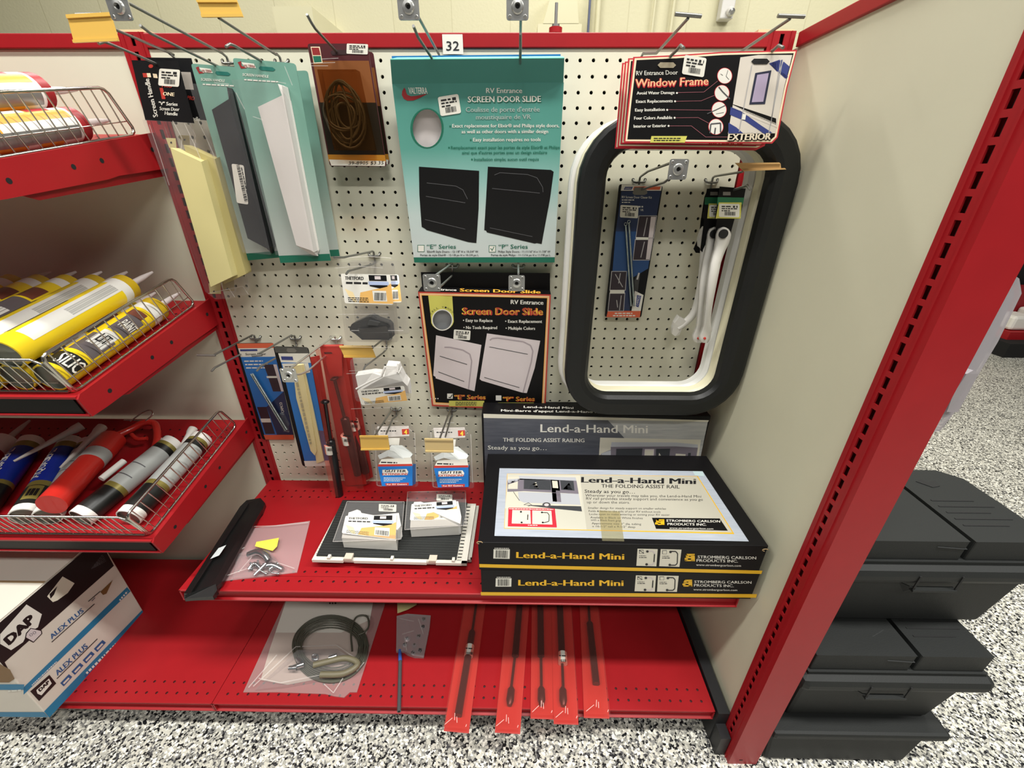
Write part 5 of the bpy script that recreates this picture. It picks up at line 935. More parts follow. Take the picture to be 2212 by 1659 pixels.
for a in ([(358, 812), (488, 815), (492, 913), (353, 910)], [(502, 815), (640, 818), (648, 918), (502, 914)]): b.ppoly(pl, g(a), M_icon, .036)
b.pline(pl, g([(470, 845), (468, 885)]), 2, M_ink, .042); b.pline(pl, g([(570, 830), (612, 832), (624, 850), (622, 895), (585, 905)]), 1.6, M_ink, .042)
for p in ((420, 826), (425, 903), (572, 830), (578, 903)): b.pell(pl, *g([p])[0], 2.4, 2, M_ink, .046, 8)
b.small(pl, *g([(335, 806), (655, 811)]), 2.2, M_white, .036); b.small(pl, *g([(470, 925), (540, 926)]), 2, M_white, .036)
b.ppoly(pl, g([(1368, 868), (1858, 873), (1918, 962), (1398, 948)]), M_black, .03); emblem(b, pl, *g([(1390, 880)])[0], 20, 12, M_byel, .036)
b.text(pl, 'STROMBERG CARLSON', *g([(1472, 897), (1862, 903)]), 5.2, M_white, .036, bold=.02); b.text(pl, 'PRODUCTS INC.', *g([(1480, 922), (1762, 926)]), 5.2, M_white, .036, bold=.02); b.text(pl, 'www.strombergcarlson.com', *g([(1494, 948), (1812, 954)]), 4, M_white, .036)
b.ppoly(pl, g([(1662, 530), (1735, 533), (1748, 568), (1680, 562)]), mat('pale_blue_sticker', '#b9cdd0', .4), .03)
b.ppoly(pl, g([(985, 815), (1135, 822), (1168, 1040), (1008, 1036)]), mat('clear_tape', '#d9cfa6', .2, alpha=.14, tint='#e9e4cf'), .04); b.build('lid_print', t, label='pale printed lid panel with trailer photo and text')
b = MB()
for l in (g([(103, 1045), (120, 1028), (150, 1035), (140, 1052)]),): pass
for c in (P(1036, 1172, 'Y', YF-.1), P(1653, 1188, 'Y', YF-.1)): b.tube([c+Vector((.22*math.cos(a), -.02, .12*math.sin(a))) for a in [k*.5 for k in range(10)]], .035, M_kraft, 5)
b.build('corner_tab', t, label='worn kraft corner tabs')
# standing box behind
t = thing('handrail_box', 'Lend-a-Hand Mini box standing upright behind the two flat ones, with a slate printed face', 'box', (18.5, -1.6, -39.66)); b = MB(); b.box((6.95, -2.95, -39.66), (29.7, -.25, -28.95), M_bblk); b.build('carton', t, bevel=.05)
pl = PL((0, -2.96, -30), (1, -2.96, -30), (0, -2.96, -33)); b = MB()
b.ppoly(pl, g([(148, 113), (1780, 160), (1775, 172), (150, 143)]), M_icon); b.ppoly(pl, g([(150, 143), (1772, 172), (1692, 560), (160, 560)]), M_brushd, .014); b.ppoly(pl, g([(1050, 160), (1772, 172), (1692, 560), (1420, 560)]), M_brushl, .018)
b.text(pl, 'Lend-a-Hand Mini', *g([(560, 245), (1338, 253)]), 18, M_white, .024, bold=.02); b.text(pl, 'THE FOLDING ASSIST RAILING', *g([(290, 314), (880, 319)]), 8.6, M_white, .024, bold=.02); b.text(pl, 'Steady as you go…', *g([(180, 371), (606, 375)]), 9, M_white, .024, bold=.015)
b.text(pl, 'the Lend-a-Hand RV rail provides steady support and', *g([(180, 420), (906, 429)]), 5.6, M_white, .024, bold=.01); b.text(pl, 'convenience, as you go up the stairs or down the road.', *g([(180, 450), (914, 460)]), 5.6, M_white, .024, bold=.01)
b.ppoly(pl, g([(993, 285), (1722, 300), (1690, 560), (975, 560)]), M_sky, .024)
for pts, m, h in (([(1075, 318), (1540, 320), (1700, 335), (1700, 358), (1540, 348), (1070, 352)], M_trail2, .03), ([(1070, 352), (1540, 348), (1700, 358), (1680, 480), (1500, 560), (1080, 560), (1070, 470), (990, 470), (1000, 400), (1070, 372)], M_trail, .03), ([(1000, 400), (1070, 375), (1070, 420), (1005, 415)], M_trail2, .034), ([(995, 425), (1068, 425), (1068, 460), (990, 460)], M_sky, .036),
    ([(1110, 365), (1300, 362), (1290, 466), (1105, 464)], M_shadow, .036), ([(1120, 455), (1140, 415), (1250, 440), (1240, 460)], M_sky, .04), ([(1316, 368), (1384, 368), (1372, 560), (1302, 560)], M_lilac, .036), ([(1318, 376), (1378, 376), (1370, 450), (1314, 450)], M_sky, .04), ([(1398, 366), (1500, 364), (1488, 470), (1392, 468)], M_shadow, .036), ([(1405, 460), (1420, 395), (1462, 460)], M_sky, .04), ([(1540, 400), (1612, 405), (1602, 462), (1532, 458)], M_sky, .036), ([(1630, 395), (1650, 395), (1640, 465), (1622, 465)], M_shadow, .036)): b.ppoly(pl, g(pts), m, h)
b.build('face_print', t, label='slate printed face with trailer photo')
pl = PL((0, 0, -28.93), (1, 0, -28.93), (0, 1, -28.93)); b = MB(); b.text(pl, "Mini-Barre d'appui Lend-a-Hand Mini", *g([(275, 98), (1040, 110)]), 5, M_white, bold=.02); b.text(pl, 'Lend-a-Hand Mini', *g([(440, 72), (800, 80)]), 5, M_white, bold=.02); b.build('top_print', t, label='white lettering on the top edge')
# ================================================================ loose goods on the display shelf
ZS = -39.7; sp = PL((0, 0, ZS), (1, 0, ZS), (0, -1, ZS))
g5 = lambda pts: [(360+x/3.16, 1040+y/3.16) for x, y in pts]
# two louvred grilles, one on the other
M_grw = mat('grille_white', '#d8d4c8', .45); M_grb = mat('grille_black_mesh', '#1f2120', .6, bump=(400, .3))
def grille(px, z, lab, mesh):
    pl = PL((0, 0, z), (1, 0, z), (0, -1, z)); t = thing('vent_grille', lab, 'grille', pl.at(*px[3])); f = fq(px); b = MB()
    slab(b, pl, px, M_grw, .22); o = [f(0, 0), f(1, 0), f(1, 1), f(0, 1)]
    for s0, s1 in ((f(0, .93), f(0, 1)),): pass
    b.relief(pl, [(*f(.0, .955), .3), (*f(.2, .96), .3), (*f(.2, 1), .3), (*f(0, 1), .3)], M_grw); b.relief(pl, [(*f(.27, .955), .3), (*f(.74, .955), .3), (*f(.74, 1), .3), (*f(.27, 1), .3)], M_grw); b.relief(pl, [(*f(.8, .955), .3), (*f(1, .955), .3), (*f(1, 1), .3), (*f(.8, 1), .3)], M_grw)
    b.relief(pl, [(*f(.965, 0), .3), (*f(1, 0), .3), (*f(1, 1), .3), (*f(.965, 1), .3)], M_grw)
    for k in range(34):
        v = .03+k*.028; b.ppoly(pl, [f(.935, v), f(.962, v), f(.962, v+.014), f(.935, v+.014)], M_dark if k % 2 else M_grw, .05)
    for u in (.09, .5, .9) if mesh else (): b.relief(pl, [(*f(u, .9), .55), (*f(u+.018, .9), .55), (*f(u+.018, .96), .55), (*f(u, .96), .55)], M_grw, .2)
    for u in (.2, .75) if mesh else (): b.relief(pl, [(*f(u, .87), .35), (*f(u+.05, .87), .35), (*f(u+.05, .97), .35), (*f(u, .97), .35)], mat('pale_clip', '#cbbfae', .5), .1)
    b.build('frame', t, label='white plastic frame')
    if mesh:
        b = MB(); slab(b, pl, [f(.0, .0), f(.935, .0), f(.93, .95), f(.02, .94)], M_grb, .12, h=.14)
        for k in range(22): v = .03+k*.042; b.pline(pl, [f(.01, v), f(.93, v)], .7, mat('mesh_line', '#3c3e3c', .6), .16)
        b.build('mesh', t, label='black louvre mesh')
grille(g5([(1240, 150), (2132, 165), (2080, 535), (1040, 520)]), ZS+.24, 'under one of two white-framed vent grilles, only its right edge showing', False)
grille(g5([(1203, 133), (2112, 152), (2048, 560), (990, 535)]), ZS+.82, 'upper vent grille with black mesh and white clips, under the two clear packs', True)
zt = ZS+1.07; gp = PL((0, 0, zt), (1, 0, zt), (0, -1, zt))
def traypack(dx, dy, lab, n, pts, face, top, clear, stk, spout):
    t = thing('gutter_spout_pack', lab, 'blister pack', gp.at(*g5([pts[3][:2]])[0]), 'white gutter spout packs lying on the grille'); b = MB()
    P5 = lambda a: [(*g5([(x, y)])[0], h) for x, y, h in a]
    b.relief(gp, P5(pts), M_whiteplastic); b.build('spout', t, label='white plastic gutter spouts')
    b = MB(); L = g5(face); hs = pts[0][2]+.06; hb = pts[2][2]+.06; lp = PL(gp.atp(*L[0], top), gp.atp(*L[1], top), gp.atp(*L[2], hb)); thlabel(b, lp, L, n, .04); b.build('label', t, label='white and tan printed label')
    b = MB(); c = g5(clear); cp = PL(gp.atp(*c[0], 1.0), gp.atp(*c[1], 1.0), gp.atp(*c[2], 1.5)); slab(b, cp, rrect(*c, 8), M_clear, .03)
    q0 = [gp.atp(*p, h) for p, h in zip(c, (1.0, 1.0, 1.6, 1.6))]
    for l in ([c[0], c[1]], [c[3], c[2]], [c[0], c[3]], [c[1], c[2]]): b.pline(cp, l, 1.5, mat('film_crease_glint'), .02)
    b.sticker(cp, *stk, 2, n, .03); b.build('clear_lid', t, label='clear moulded lid with a price sticker')
    b = MB(); b.relief(gp, P5(spout), M_spw, .2); b.build('spout', t, label='white plastic spout tips')
traypack(0, 0, 'clear pack of white gutter spouts lying on the grille, left one of the pair', 11, [(1222, 236, 1.9), (1570, 228, 1.9), (1566, 405, 1.2), (1195, 385, 1.2)], [(1222, 236), (1570, 228), (1563, 400), (1195, 355)], 1.98, [(1232, 138), (1622, 140), (1600, 395), (1135, 412)], (g5([(1508, 182)])[0], 38, 16), [(1236, 240, 1.8), (1242, 212, 1.8), (1300, 192, 1.8), (1322, 200, 1.8), (1330, 215, 1.8), (1420, 232, 1.8), (1585, 215, 1.8), (1600, 300, 1.6), (1575, 330, 1.5), (1400, 260, 1.7)])
traypack(0, 0, 'clear pack of white gutter spouts lying on the grille, right one of the pair', 13, [(1672, 155, 1.9), (1975, 128, 1.9), (1998, 300, 1.2), (1662, 315, 1.2)], [(1672, 155), (1975, 128), (1992, 265), (1660, 268)], 1.98, [(1645, 72), (2040, 65), (2045, 300), (1625, 330)], (g5([(1896, 112)])[0], 34, 14), [(1682, 158, 1.8), (1690, 140, 1.8), (1735, 138, 1.8), (1760, 148, 1.8), (1990, 135, 1.8), (2012, 240, 1.6), (2005, 290, 1.5), (1800, 200, 1.7)])
# black vinyl moulding
M_vin = mat('black_vinyl', '#151515', .3, coat=.2); t = thing('vinyl_moulding', 'long black vinyl moulding lying front to back at the left end of the display shelf', 'moulding', sp.at(*g5([(230, 790)])[0])); b = MB(); P5 = lambda a: [(*g5([(x, y)])[0], h) for x, y, h in a]
b.relief(sp, P5([(545, 128, .5), (640, 112, .6), (672, 148, .5), (650, 205, .5), (600, 262, .5), (340, 740, .45), (330, 770, .45), (120, 800, .35), (118, 765, .45), (500, 172, .6)]), M_vin)
b.relief(sp, P5([(545, 128, .9), (560, 150, .8), (180, 735, .75), (160, 770, .75), (118, 765, .6), (500, 172, .9)]), M_vin, .3)
b.relief(sp, P5([(600, 175, .75), (650, 190, .7), (372, 690, .7), (335, 720, .7), (310, 712, .7)]), M_vin, .3); b.relief(sp, P5([(130, 772, .8), (335, 700, .85), (345, 740, .7), (315, 785, .6), (125, 800, .5)]), M_vin, .2)
b.build('strip', t); b = MB(); b.ppoly(sp, g5([(375, 505), (428, 483), (380, 555), (320, 580)]), mat('silver_label', '#c9cfcf', .3), .95); b.build('label_patch', t, label='small silver label')
# zip bag of hardware
M_bagz = mat('zip_bag_film', '#f3e6e6', .25, alpha=.26, tint='#f0e2e2'); M_hard = mat('bright_hardware', '#b9bbbd', .22, metal=.9)
t = thing('zip_bag', 'clear zip bag with chrome fittings and a yellow note, beside the black moulding', 'bag', sp.at(*g5([(640, 670)])[0])); b = MB()
b.relief(sp, P5([(530, 325, .1), (978, 270, .1), (890, 620, .08), (375, 680, .08)]), M_bagz); b.relief(sp, P5([(480, 500, .35), (560, 465, .8), (700, 470, 1.0), (800, 600, .4), (700, 640, .3), (450, 660, .25)]), M_film)
e = mat('film_crease_glint')
for l in ([(540, 330), (760, 322), (972, 300)], [(500, 640), (620, 500), (655, 498)], [(400, 670), (560, 615), (700, 640)], [(460, 520), (540, 470)], [(720, 560), (880, 615)]): b.pline(sp, g5(l), 1.8, e, .4)
b.build('bag', t); b = MB(); b.ppoly(sp, g5([(622, 438), (775, 410), (762, 470), (732, 500), (612, 468)]), mat('yellow_note', '#e3dc52', .6), .5); b.build('note', t, label='yellow paper note')
b = MB()
for a, r_ in (([(560, 500, .5), (620, 480, .8), (670, 500, .9), (700, 540, .7)], .3), ([(560, 600, .4), (600, 560, .6), (650, 600, .4)], .16), ([(640, 590, .4), (720, 570, .5), (790, 600, .3)], .22), ([(600, 640, .3), (680, 560, .7)], .16), ([(700, 600, .4), (760, 560, .4)], .18)): b.tube(bez([sp.atp(*g5([(x, y)])[0], h) for x, y, h in a], 4), r_, M_hard, 8)
rnd = random.Random(9)
for k in range(9): x, y = rnd.uniform(570, 790), rnd.uniform(560, 640); c = sp.atp(*g5([(x, y)])[0], .25); b.lathe(c, Vector((rnd.uniform(-1, 1), rnd.uniform(-1, 1), rnd.uniform(0, 1))), [(0, .16, M_hard), (.12, .16, M_hard), (.13, .08, M_hard), (.6, .08, M_hard)], 7)
b.build('fittings', t, kind='stuff', label='heap of chrome fittings')
# ================================================================ goods on the bottom deck
ZD = -53.1; dp = PL((0, 0, ZD), (1, 0, ZD), (0, -1, ZD)); g6 = lambda pts: [(500+x/3.95, 1280+y/3.95) for x, y in pts]; D6 = lambda a: [(*g6([(x, y)])[0], h) for x, y, h in a]
M_bigbag = mat('large_bag_film', '#efe6e2', .25, alpha=.2, tint='#eae0dc'); M_cable = mat('steel_cable_grey', '#57564a', .45, metal=.3); M_pw = mat('bagged_paper', '#cfc9bf', .6)
t = thing('parts_bag', 'large clear bag with a white sheet and a coiled grey cable on the bottom deck', 'bag', dp.at(*g6([(500, 860)])[0])); b = MB()
b.relief(dp, D6([(520, -60, .06), (1360, -60, .06), (1070, 850, .1), (1010, 850, .12), (960, 895, .12), (880, 885, .12), (800, 865, .1), (400, 850, .1), (100, 850, .1)]), M_bigbag); b.relief(dp, D6([(200, 830, .3), (560, 490, 1.1), (900, 480, 1.2), (1095, 610, .8), (1000, 700, .7), (760, 730, .7), (430, 800, .5)]), M_film, .1)
for l in ([(200, 830), (560, 492), (905, 478)], [(905, 478), (1095, 610), (1010, 700)], [(245, 760), (430, 800), (760, 735)], [(800, 810), (880, 885), (960, 760)], [(160, 840), (400, 560)], [(1140, 625), (1075, 700)]): b.pline(dp, g6(l), 2.2, e, .6)
b.build('bag', t); b = MB(); b.ppoly(dp, g6([(510, -50), (1235, -50), (1170, 300), (1090, 560), (1010, 690), (480, 790), (250, 750), (330, 480)]), M_pw, .08); b.small(dp, *g6([(835, 103), (905, 103)]), 5, M_ink, .1, 4, (1, 2)); b.build('paper', t, label='white sheet of paper')
b = MB(); c = (845, 460); rnd = random.Random(3)
for k in range(8):
    rx_, ry_ = 322-k*11, 266-k*(8+k); b.tube(bez([dp.atp(*g6([(c[0]+rx_*math.cos(a)+rnd.uniform(-4, 4), c[1]+ry_*math.sin(a)*(1 if math.sin(a) < 0 else 1.15))])[0], (.25+.05*k)) for a in [2*math.pi*j/16 for j in range(17)]], 4), .075, M_cable, 6)
b.tube(bez([dp.atp(*g6([p])[0], .6) for p in ((1030, 500), (1020, 340), (1050, 230), (1100, 195), (1160, 210), (1170, 290), (1130, 340), (1085, 360))], 5), .1, M_cable, 6)
b.tube(bez([dp.atp(*g6([p])[0], .9) for p in ((700, 620), (820, 590), (980, 560), (1080, 610), (960, 690), (760, 700))], 5), .3, mat('coiled_wire_tan', '#6d6650', .5), 8)
b.build('cable', t, label='coiled grey steel cable')
for a in (((520, 640), (620, 610)), ((560, 560), (600, 600)), ((690, 560), (730, 560)), ((830, 560), (900, 540)), ((490, 645), (560, 640))): b = MB(); b.tube([dp.atp(*g6([p])[0], .8) for p in a], [.2, .28], M_hard, 8); b.build('cable_clamp', t)
b = MB(); b.tube([dp.atp(*g6([(715+28*math.cos(k), 550+24*math.sin(k))])[0], .9) for k in [j*.5 for j in range(13)]], .07, M_hard, 5); b.build('cable_clamp', t, label='ring-shaped metal clamp')
t = thing('small_parts_bag', 'small clear bag of nuts with a yellow note, hung on a thin grey tube', 'bag', dp.at(*g6([(1430, 600)])[0])); b = MB(); M_ttube = mat('grey_tube', '#5b5c5e', .35, metal=.4)
b.relief(dp, D6([(1410, 200, .4), (1500, 180, .5), (1700, 195, .3), (1690, 300, .3), (1640, 553, .2), (1560, 540, .4), (1500, 520, .4), (1470, 500, .3), (1405, 500, .3)]), mat('small_bag_film', '#e8dede', .2, alpha=.3, tint='#d9cccc'))
for l in ([(1440, 245), (1560, 270)], [(1460, 380), (1560, 350)], [(1500, 520), (1480, 400)], [(1600, 250), (1640, 380)]): b.pline(dp, g6(l), 1.6, e, .5)
b.build('bag', t); b = MB()
for x, y in ((1640, 235), (1635, 300), (1500, 400), (1560, 460), (1610, 500), (1550, 520), (1600, 380), (1480, 450)): cc = dp.atp(*g6([(x, y)])[0], .15); b.lathe(cc, (rnd.uniform(-.5, .5), rnd.uniform(-.5, .5), 1), [(0, .26, M_hard), (.2, .26, M_hard), (.21, .12, M_hard), (.32, .1, M_hard)], 6)
b.build('nuts', t, label='metal nuts'); b = MB(); b.ppoly(dp, g6([(1420, 0), (1560, 20), (1585, 130), (1510, 172), (1420, 205)]), mat('pale_yellow_note', '#cfc48a', .6), .55); b.build('note', t, label='pale yellow note')
t = thing('plastic_tube', 'thin grey tube with a blue end lying across the front of the bottom deck', 'tube', dp.at(*g6([(1430, 1000)])[0])); b = MB(); A, B_ = dp.atp(*g6([(1440, 585)])[0], .2), dp.atp(*g6([(1430, 1015)])[0], .2); b.tube([A, B_], .19, M_ttube, 12); b.tube([B_+(A-B_)*.002, B_+(B_-A)*.004], .12, M_dark, 10); b.build('tube', t)
b = MB(); b.tube([dp.atp(*g6([(1436, 490)])[0], .22), A], [.16, .2], mat('blue_band', '#3a62b8', .4), 12); b.build('blue_end', t, label='blue taped end')
# five struts in red bags lying over the front edge
g7 = lambda pts: [(900+x/2.989, 1280+y/2.989) for x, y in pts]
def laystrut(bag, thin, thick, eye, stk, lab, z, up=True):
    pl = PL((0, 0, z), (1, 0, z), (0, -1, z)); t = thing('gas_strut', lab, 'gas strut', pl.at(*g7([bag[3]])[0]), 'red bagged gas struts on the bottom deck'); b = MB(); slab(b, pl, g7(bag), M_rcard, .03, h=.03); b.build('backing', t, label='red backing strip')
    q = lambda p, h=.35: pl.atp(*g7([p])[0], h); b = MB(); b.tube([q(thin[0]), q(thin[1])], .14, M_strut, 10); b.tube([q(thick[0]), q(thick[0])+(q(thick[1])-q(thick[0]))*.03, q(thick[1])], [.24, .36, .36], M_strut, 14)
    if eye: c = q(eye); d = (q(thin[1])-q(thin[0])).normalized() if thin[1][1] > thin[0][1] else (q(thin[0])-q(thin[1])).normalized(); b.tube([c-d*.9, c-d*.6, c+d*.3, c+d*.75], [.16, .36, .38, .22], M_strut, 12)
    b.build('strut', t, label='black gas strut')
    if stk:
        b = MB(); c = q(stk); d = (q(thick[1])-q(thick[0])).normalized(); b.lathe(c-d*.55, d, [(0, .46, M_paper), (1.1, .46, M_paper)], 16); s2 = PL(c+pl.n*.47, c+pl.n*.47+Vector((1, 0, 0)), c+pl.n*.47+Vector((0, 1, 0))); s_ = g7([stk])[0]
        b.small(s2, (s_[0]-8, s_[1]-5), (s_[0]+8, s_[1]-4), 3, M_ink, .01); b.bars(s2, (s_[0]-7, s_[1]+8), (s_[0]+8, s_[1]+8), 6, M_ink, .01, 4, 9); b.build('price_sticker', t, label='white price sticker')
    b = MB(); b.ppoly(pl, g7(bag), M_rbag, .74); x3, y3 = bag[3]; x2, y2 = bag[2]; cx = (x3+x2)/2
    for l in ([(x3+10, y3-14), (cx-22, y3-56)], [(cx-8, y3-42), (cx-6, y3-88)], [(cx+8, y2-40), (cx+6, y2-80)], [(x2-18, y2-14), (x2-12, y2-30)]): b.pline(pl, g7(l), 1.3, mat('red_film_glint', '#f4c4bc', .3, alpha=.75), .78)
    b.build('bag_film', t, label='clear bag')
laystrut([(330, -20), (458, -20), (337, 910), (175, 895)], ((395, 0), (360, 245)), ((360, 245), (268, 795)), None, (340, 378), 'red bagged gas strut on the bottom deck, first from the left, thick end forward', ZD+.05)
laystrut([(600, -20), (735, -20), (668, 915), (505, 905)], ((635, 410), (610, 620)), ((672, 0), (637, 410)), (606, 672), None, 'red bagged gas strut on the bottom deck, second from the left, no sticker', ZD+.05)
laystrut([(744, -20), (868, -20), (885, 820), (735, 815)], ((803, 410), (806, 620)), ((798, 0), (803, 410)), (806, 670), None, 'red bagged gas strut on the bottom deck, middle one of five, half under its neighbour', ZD+.05)
laystrut([(868, -20), (990, -20), (1045, 855), (885, 850)], ((940, 450), (947, 620)), ((922, 0), (940, 460)), (946, 675), (943, 425), 'red bagged gas strut on the bottom deck, fourth from the left, with a white sticker', ZD+.14)
laystrut([(1048, -20), (1158, -20), (1245, 815), (1080, 810)], ((1105, 0), (1117, 190)), ((1117, 190), (1160, 590)), None, None, 'red bagged gas strut on the bottom deck, rightmost of the five', ZD+.05)
# ================================================================ caulk carton on the left deck
t = thing('caulk_carton', 'large white, black and blue printed carton standing on the left bottom deck', 'box', (-42, -13, -53.08)); M_cw = mat('carton_white', '#d2cabd', .6, noise=(20, .03)); M_cblue2 = mat('carton_blue', '#22759c', .5); M_ctop = mat('carton_top_board', '#d8d2c4', .65, noise=(10, .04)); M_cblk2 = mat('carton_print_black', '#171213', .5); M_cdb = mat('carton_dark_blue', '#2c5788', .5)
b = MB(); b.box((-52, -18.25, -53.0), (-32.75, -7.6, -41.4), M_cw); b.build('carton', t, bevel=.08)
pl = PL((-32.74, 0, -50), (-32.74, 1, -50), (-32.74, 0, -49)); g8 = lambda pts: [(x/4.047, 1150+y/4.047) for x, y in pts]; b = MB()
zp = lambda y, z: Vector((-32.73, y, z))
b.poly([zp(-18.2, -41.45), zp(-7.65, -41.45), pl.at(*g8([(995, 292)])[0], .01), pl.at(*g8([(40, 1135)])[0], .01), zp(-18.2, -46.2)], M_cblk2)
b.ppoly(pl, g8([(1110, 478), (1140, 515), (205, 1420), (205, 1355)]), M_cblue2); b.ppoly(pl, g8([(1240, 680), (1270, 722), (430, 1620), (385, 1565)]), M_cblue2); b.ppoly(pl, g8([(1030, 950), (1060, 985), (760, 1290), (735, 1250)]), M_cdb, .016)
b.ppoly(pl, g8([(0, 890), (230, 630), (365, 715), (330, 830), (240, 880), (200, 960), (95, 1030), (0, 975)]), M_white, .016); b.text(pl, 'DAP', *g8([(75, 990), (315, 760)]), 19, M_cblk2, .02, bold=.08, up=(-.83, -.8))
b.ppoly(pl, g8([(265, 835), (362, 855), (368, 885), (290, 965), (215, 925), (225, 880)]), M_cblk2, .022); b.ppoly(pl, g8([(268, 842), (355, 862), (358, 885), (290, 955), (225, 918), (232, 885)]), M_lilac, .028); b.text(pl, '98', *g8([(262, 915), (318, 880)]), 6, mat('grey_print'), .034) if False else b.text(pl, '00', *g8([(262, 915), (318, 880)]), 7, M_trail, .034)
b.text(pl, 'ALEX PLUS', *g8([(450, 935), (735, 690)]), 10, M_cdb, .02, bold=.04, up=(-.62, -.78)); b.pline(pl, g8([(450, 960), (825, 625)]), 1.6, M_cblk2, .02)
b.text(pl, 'ALEX PLUS', *g8([(500, 1255), (770, 1000)]), 11, M_cdb, .02, bold=.04, up=(-.62, -.78)); b.pline(pl, g8([(495, 1280), (850, 930)]), 1.6, M_cblk2, .02)
for k in range(4): x, y = 525+k*98, 1318-k*100; b.ppoly(pl, g8([(x, y), (x+75, y-78), (x+105, y-55), (x+30, y+28)]), M_cdb, .02); b.ppoly(pl, g8([(x+22, y), (x+70, y-50), (x+82, y-40), (x+34, y+10)]), M_cw, .026)
b.ppoly(pl, g8([(262, 1390), (430, 1245), (490, 1320), (340, 1475)]), M_cblk2, .022); b.ppoly(pl, g8([(315, 1380), (425, 1278), (450, 1320), (360, 1425), (325, 1410)]), M_white, .028); b.text(pl, 'DAP', *g8([(345, 1395), (435, 1310)]), 6.5, M_cblk2, .034, bold=.08, up=(-.7, -.75))
b.small(pl, *g8([(280, 1340), (500, 1130)]), 2.6, M_white, .02, 3, (1, 4)); b.small(pl, *g8([(760, 1240), (1020, 980)]), 6, M_white, .022, 3, (1, 3)); b.small(pl, *g8([(1050, 600), (1120, 520)]), 5, M_white, .02, 3, (1, 2))
b.ppoly(pl, g8([(410, 560), (545, 385), (650, 445), (590, 530), (500, 595), (460, 610)]), M_icon, .02); b.ppoly(pl, g8([(430, 540), (500, 470), (470, 545), (440, 580)]), M_cblk2, .024)
b.ppoly(pl, g8([(875, 520), (985, 415), (930, 535), (900, 548)]), mat('printed_brown', '#7a5a33', .5), .018); b.pline(pl, g8([(770, 605), (875, 515)]), 1.5, M_cblk2, .02); b.pline(pl, g8([(800, 600), (830, 570)]), 2, M_trail, .02)
for k in range(5): b.small(pl, *g8([(800+k*8, 312-k*4+10), (900+k*7, 195+k*14)]), 2.4, M_line, .02, k)
b.build('side_print', t, label='black, blue and white printing on the side')
fp = PL((-40, -18.26, -50), (-39, -18.26, -50), (-40, -18.26, -49)); b = MB(); b.ppoly(fp, [(-430, 1484), (0, 1490), (51, 1490), (53, 1478), (0, 1478), (-430, 1472)], M_cblue2); b.ppoly(fp, [(-430, 1532), (0, 1538), (95, 1538), (105, 1549), (0, 1548), (-430, 1543)], M_cblue2); b.small(fp, (18, 1494), (46, 1492), 4, M_white, .02)
b.ppoly(fp, [(-22, 1432), (0, 1434), (22, 1446), (32, 1466), (20, 1474), (-24, 1474)], mat('printed_brown'), .014); b.build('front_print', t, label='blue bands on the front')
b = MB(); b.box((-52, -18.2, -41.38), (-32.8, -7.65, -41.3), M_ctop); b.box((-52, -13.1, -41.3), (-32.8, -12.9, -41.27), M_kraft); b.build('top_flap', t, label='plain board top with taped seam')
# ================================================================ tubes on the sloping shelves
def mlabel(name, c, r=.4): return mat(name, c, r)
Yy = mat('tube_yellow', '#e3c51e', .35); Yd = mat('tube_dark_yellow', '#b99a18', .4); Ywh = mat('tube_pale_label', '#d8d6cf', .4); Ygr = mat('tube_grey_band', '#5b5456', .4); Ybr = mat('tube_brown_print', '#6a3a2c', .4); Yfoil = mat('tube_base_metal', '#77796f', .35, metal=.6)
Oo = mat('tube_orange', '#e0a53a', .35); Ow = mat('tube_white', '#ece8e2', .35); Or = mat('tube_red_band', '#a3262a', .4); Og = mat('tube_silver', '#8f8e8a', .35, metal=.5)
Bb = mat('tube_blue', '#15309a', .3); Bk = mat('tube_black', '#1b1c1a', .35); Bg = mat('tube_gold', '#8d8142', .35, metal=.3); Bw = mat('tube_white_cap', '#e4e1da', .4); Bgy = mat('tube_silver_label', '#a9aca8', .4)
Nz = mat('nozzle_plastic', '#d9cfcc', .3, alpha=.75, tint='#efe8e6'); NzW = mat('nozzle_white', '#cfcbc3', .4)
PATCH = []
def tube(T_, x0, s0, x1, s1, h, r, prof, lab, grp, noz=None, name='caulk_tube', patch=None, cap=None, spin=0):
    "cartridge lying with its base at (x0, s0) and its nozzle end at (x1, s1); prof: (fraction, material) bands from the base"
    A, B_ = T_(x0, s0, h), T_(x1, s1, h); L = (B_-A).length; ax = (B_-A).normalized(); up = T_(0, 0, 1)-T_(0, 0, 0)
    t = thing(name, lab, 'caulk tube', T_(x0, s0, 0), grp); b = MB(); pr = [(0, r*.9, cap or Yfoil)]
    for (f0, m), (f1, _) in zip(prof, prof[1:]+[(1, None)]): pr += [(L*f0+.001, r, m), (L*f1, r, m)]
    q = []
    for k, (d, rad, m) in enumerate(pr): q.append((d, rad, m))
    b.lathe(A, ax, q, 24, up); b.lathe(A, -ax, [(0, r, prof[0][1]), (.18, r, prof[0][1]), (.19, r*.9, cap or Yfoil), (0, r*.9, cap or Yfoil)], 24, up, False); b.lathe(B_, ax, [(0, r, prof[-1][1]), (.12, r, prof[-1][1]), (.22, r*.8, prof[-1][1]), (.3, r*.3, prof[-1][1])], 24, up)
    if patch:
        side = ax.cross(up).normalized()
        for a0, a1, f0, f1, m in patch:
            n = 8; vs = []
            for k in range(n+1):
                a = math.radians(a0+(a1-a0)*k/n); d = (up*math.cos(a)+side*math.sin(a))*(r+.012); vs += [A+ax*L*f0+d, A+ax*L*f1+d]
            b.add(vs, [(2*k, 2*k+1, 2*k+3, 2*k+2) for k in range(n)], m, True)
    ct = b.build('cartridge', t)
    if noz: ln, m = noz; b = MB(); b.lathe(B_+ax*.2, ax, [(0, .36, m), (.15, .36, m), (.3, .26, m), (ln*.6, .22, m), (ln, .1, m)], 14, up); b.build('nozzle', ct, label='pale plastic nozzle')
    return t, A, ax, up, r, L
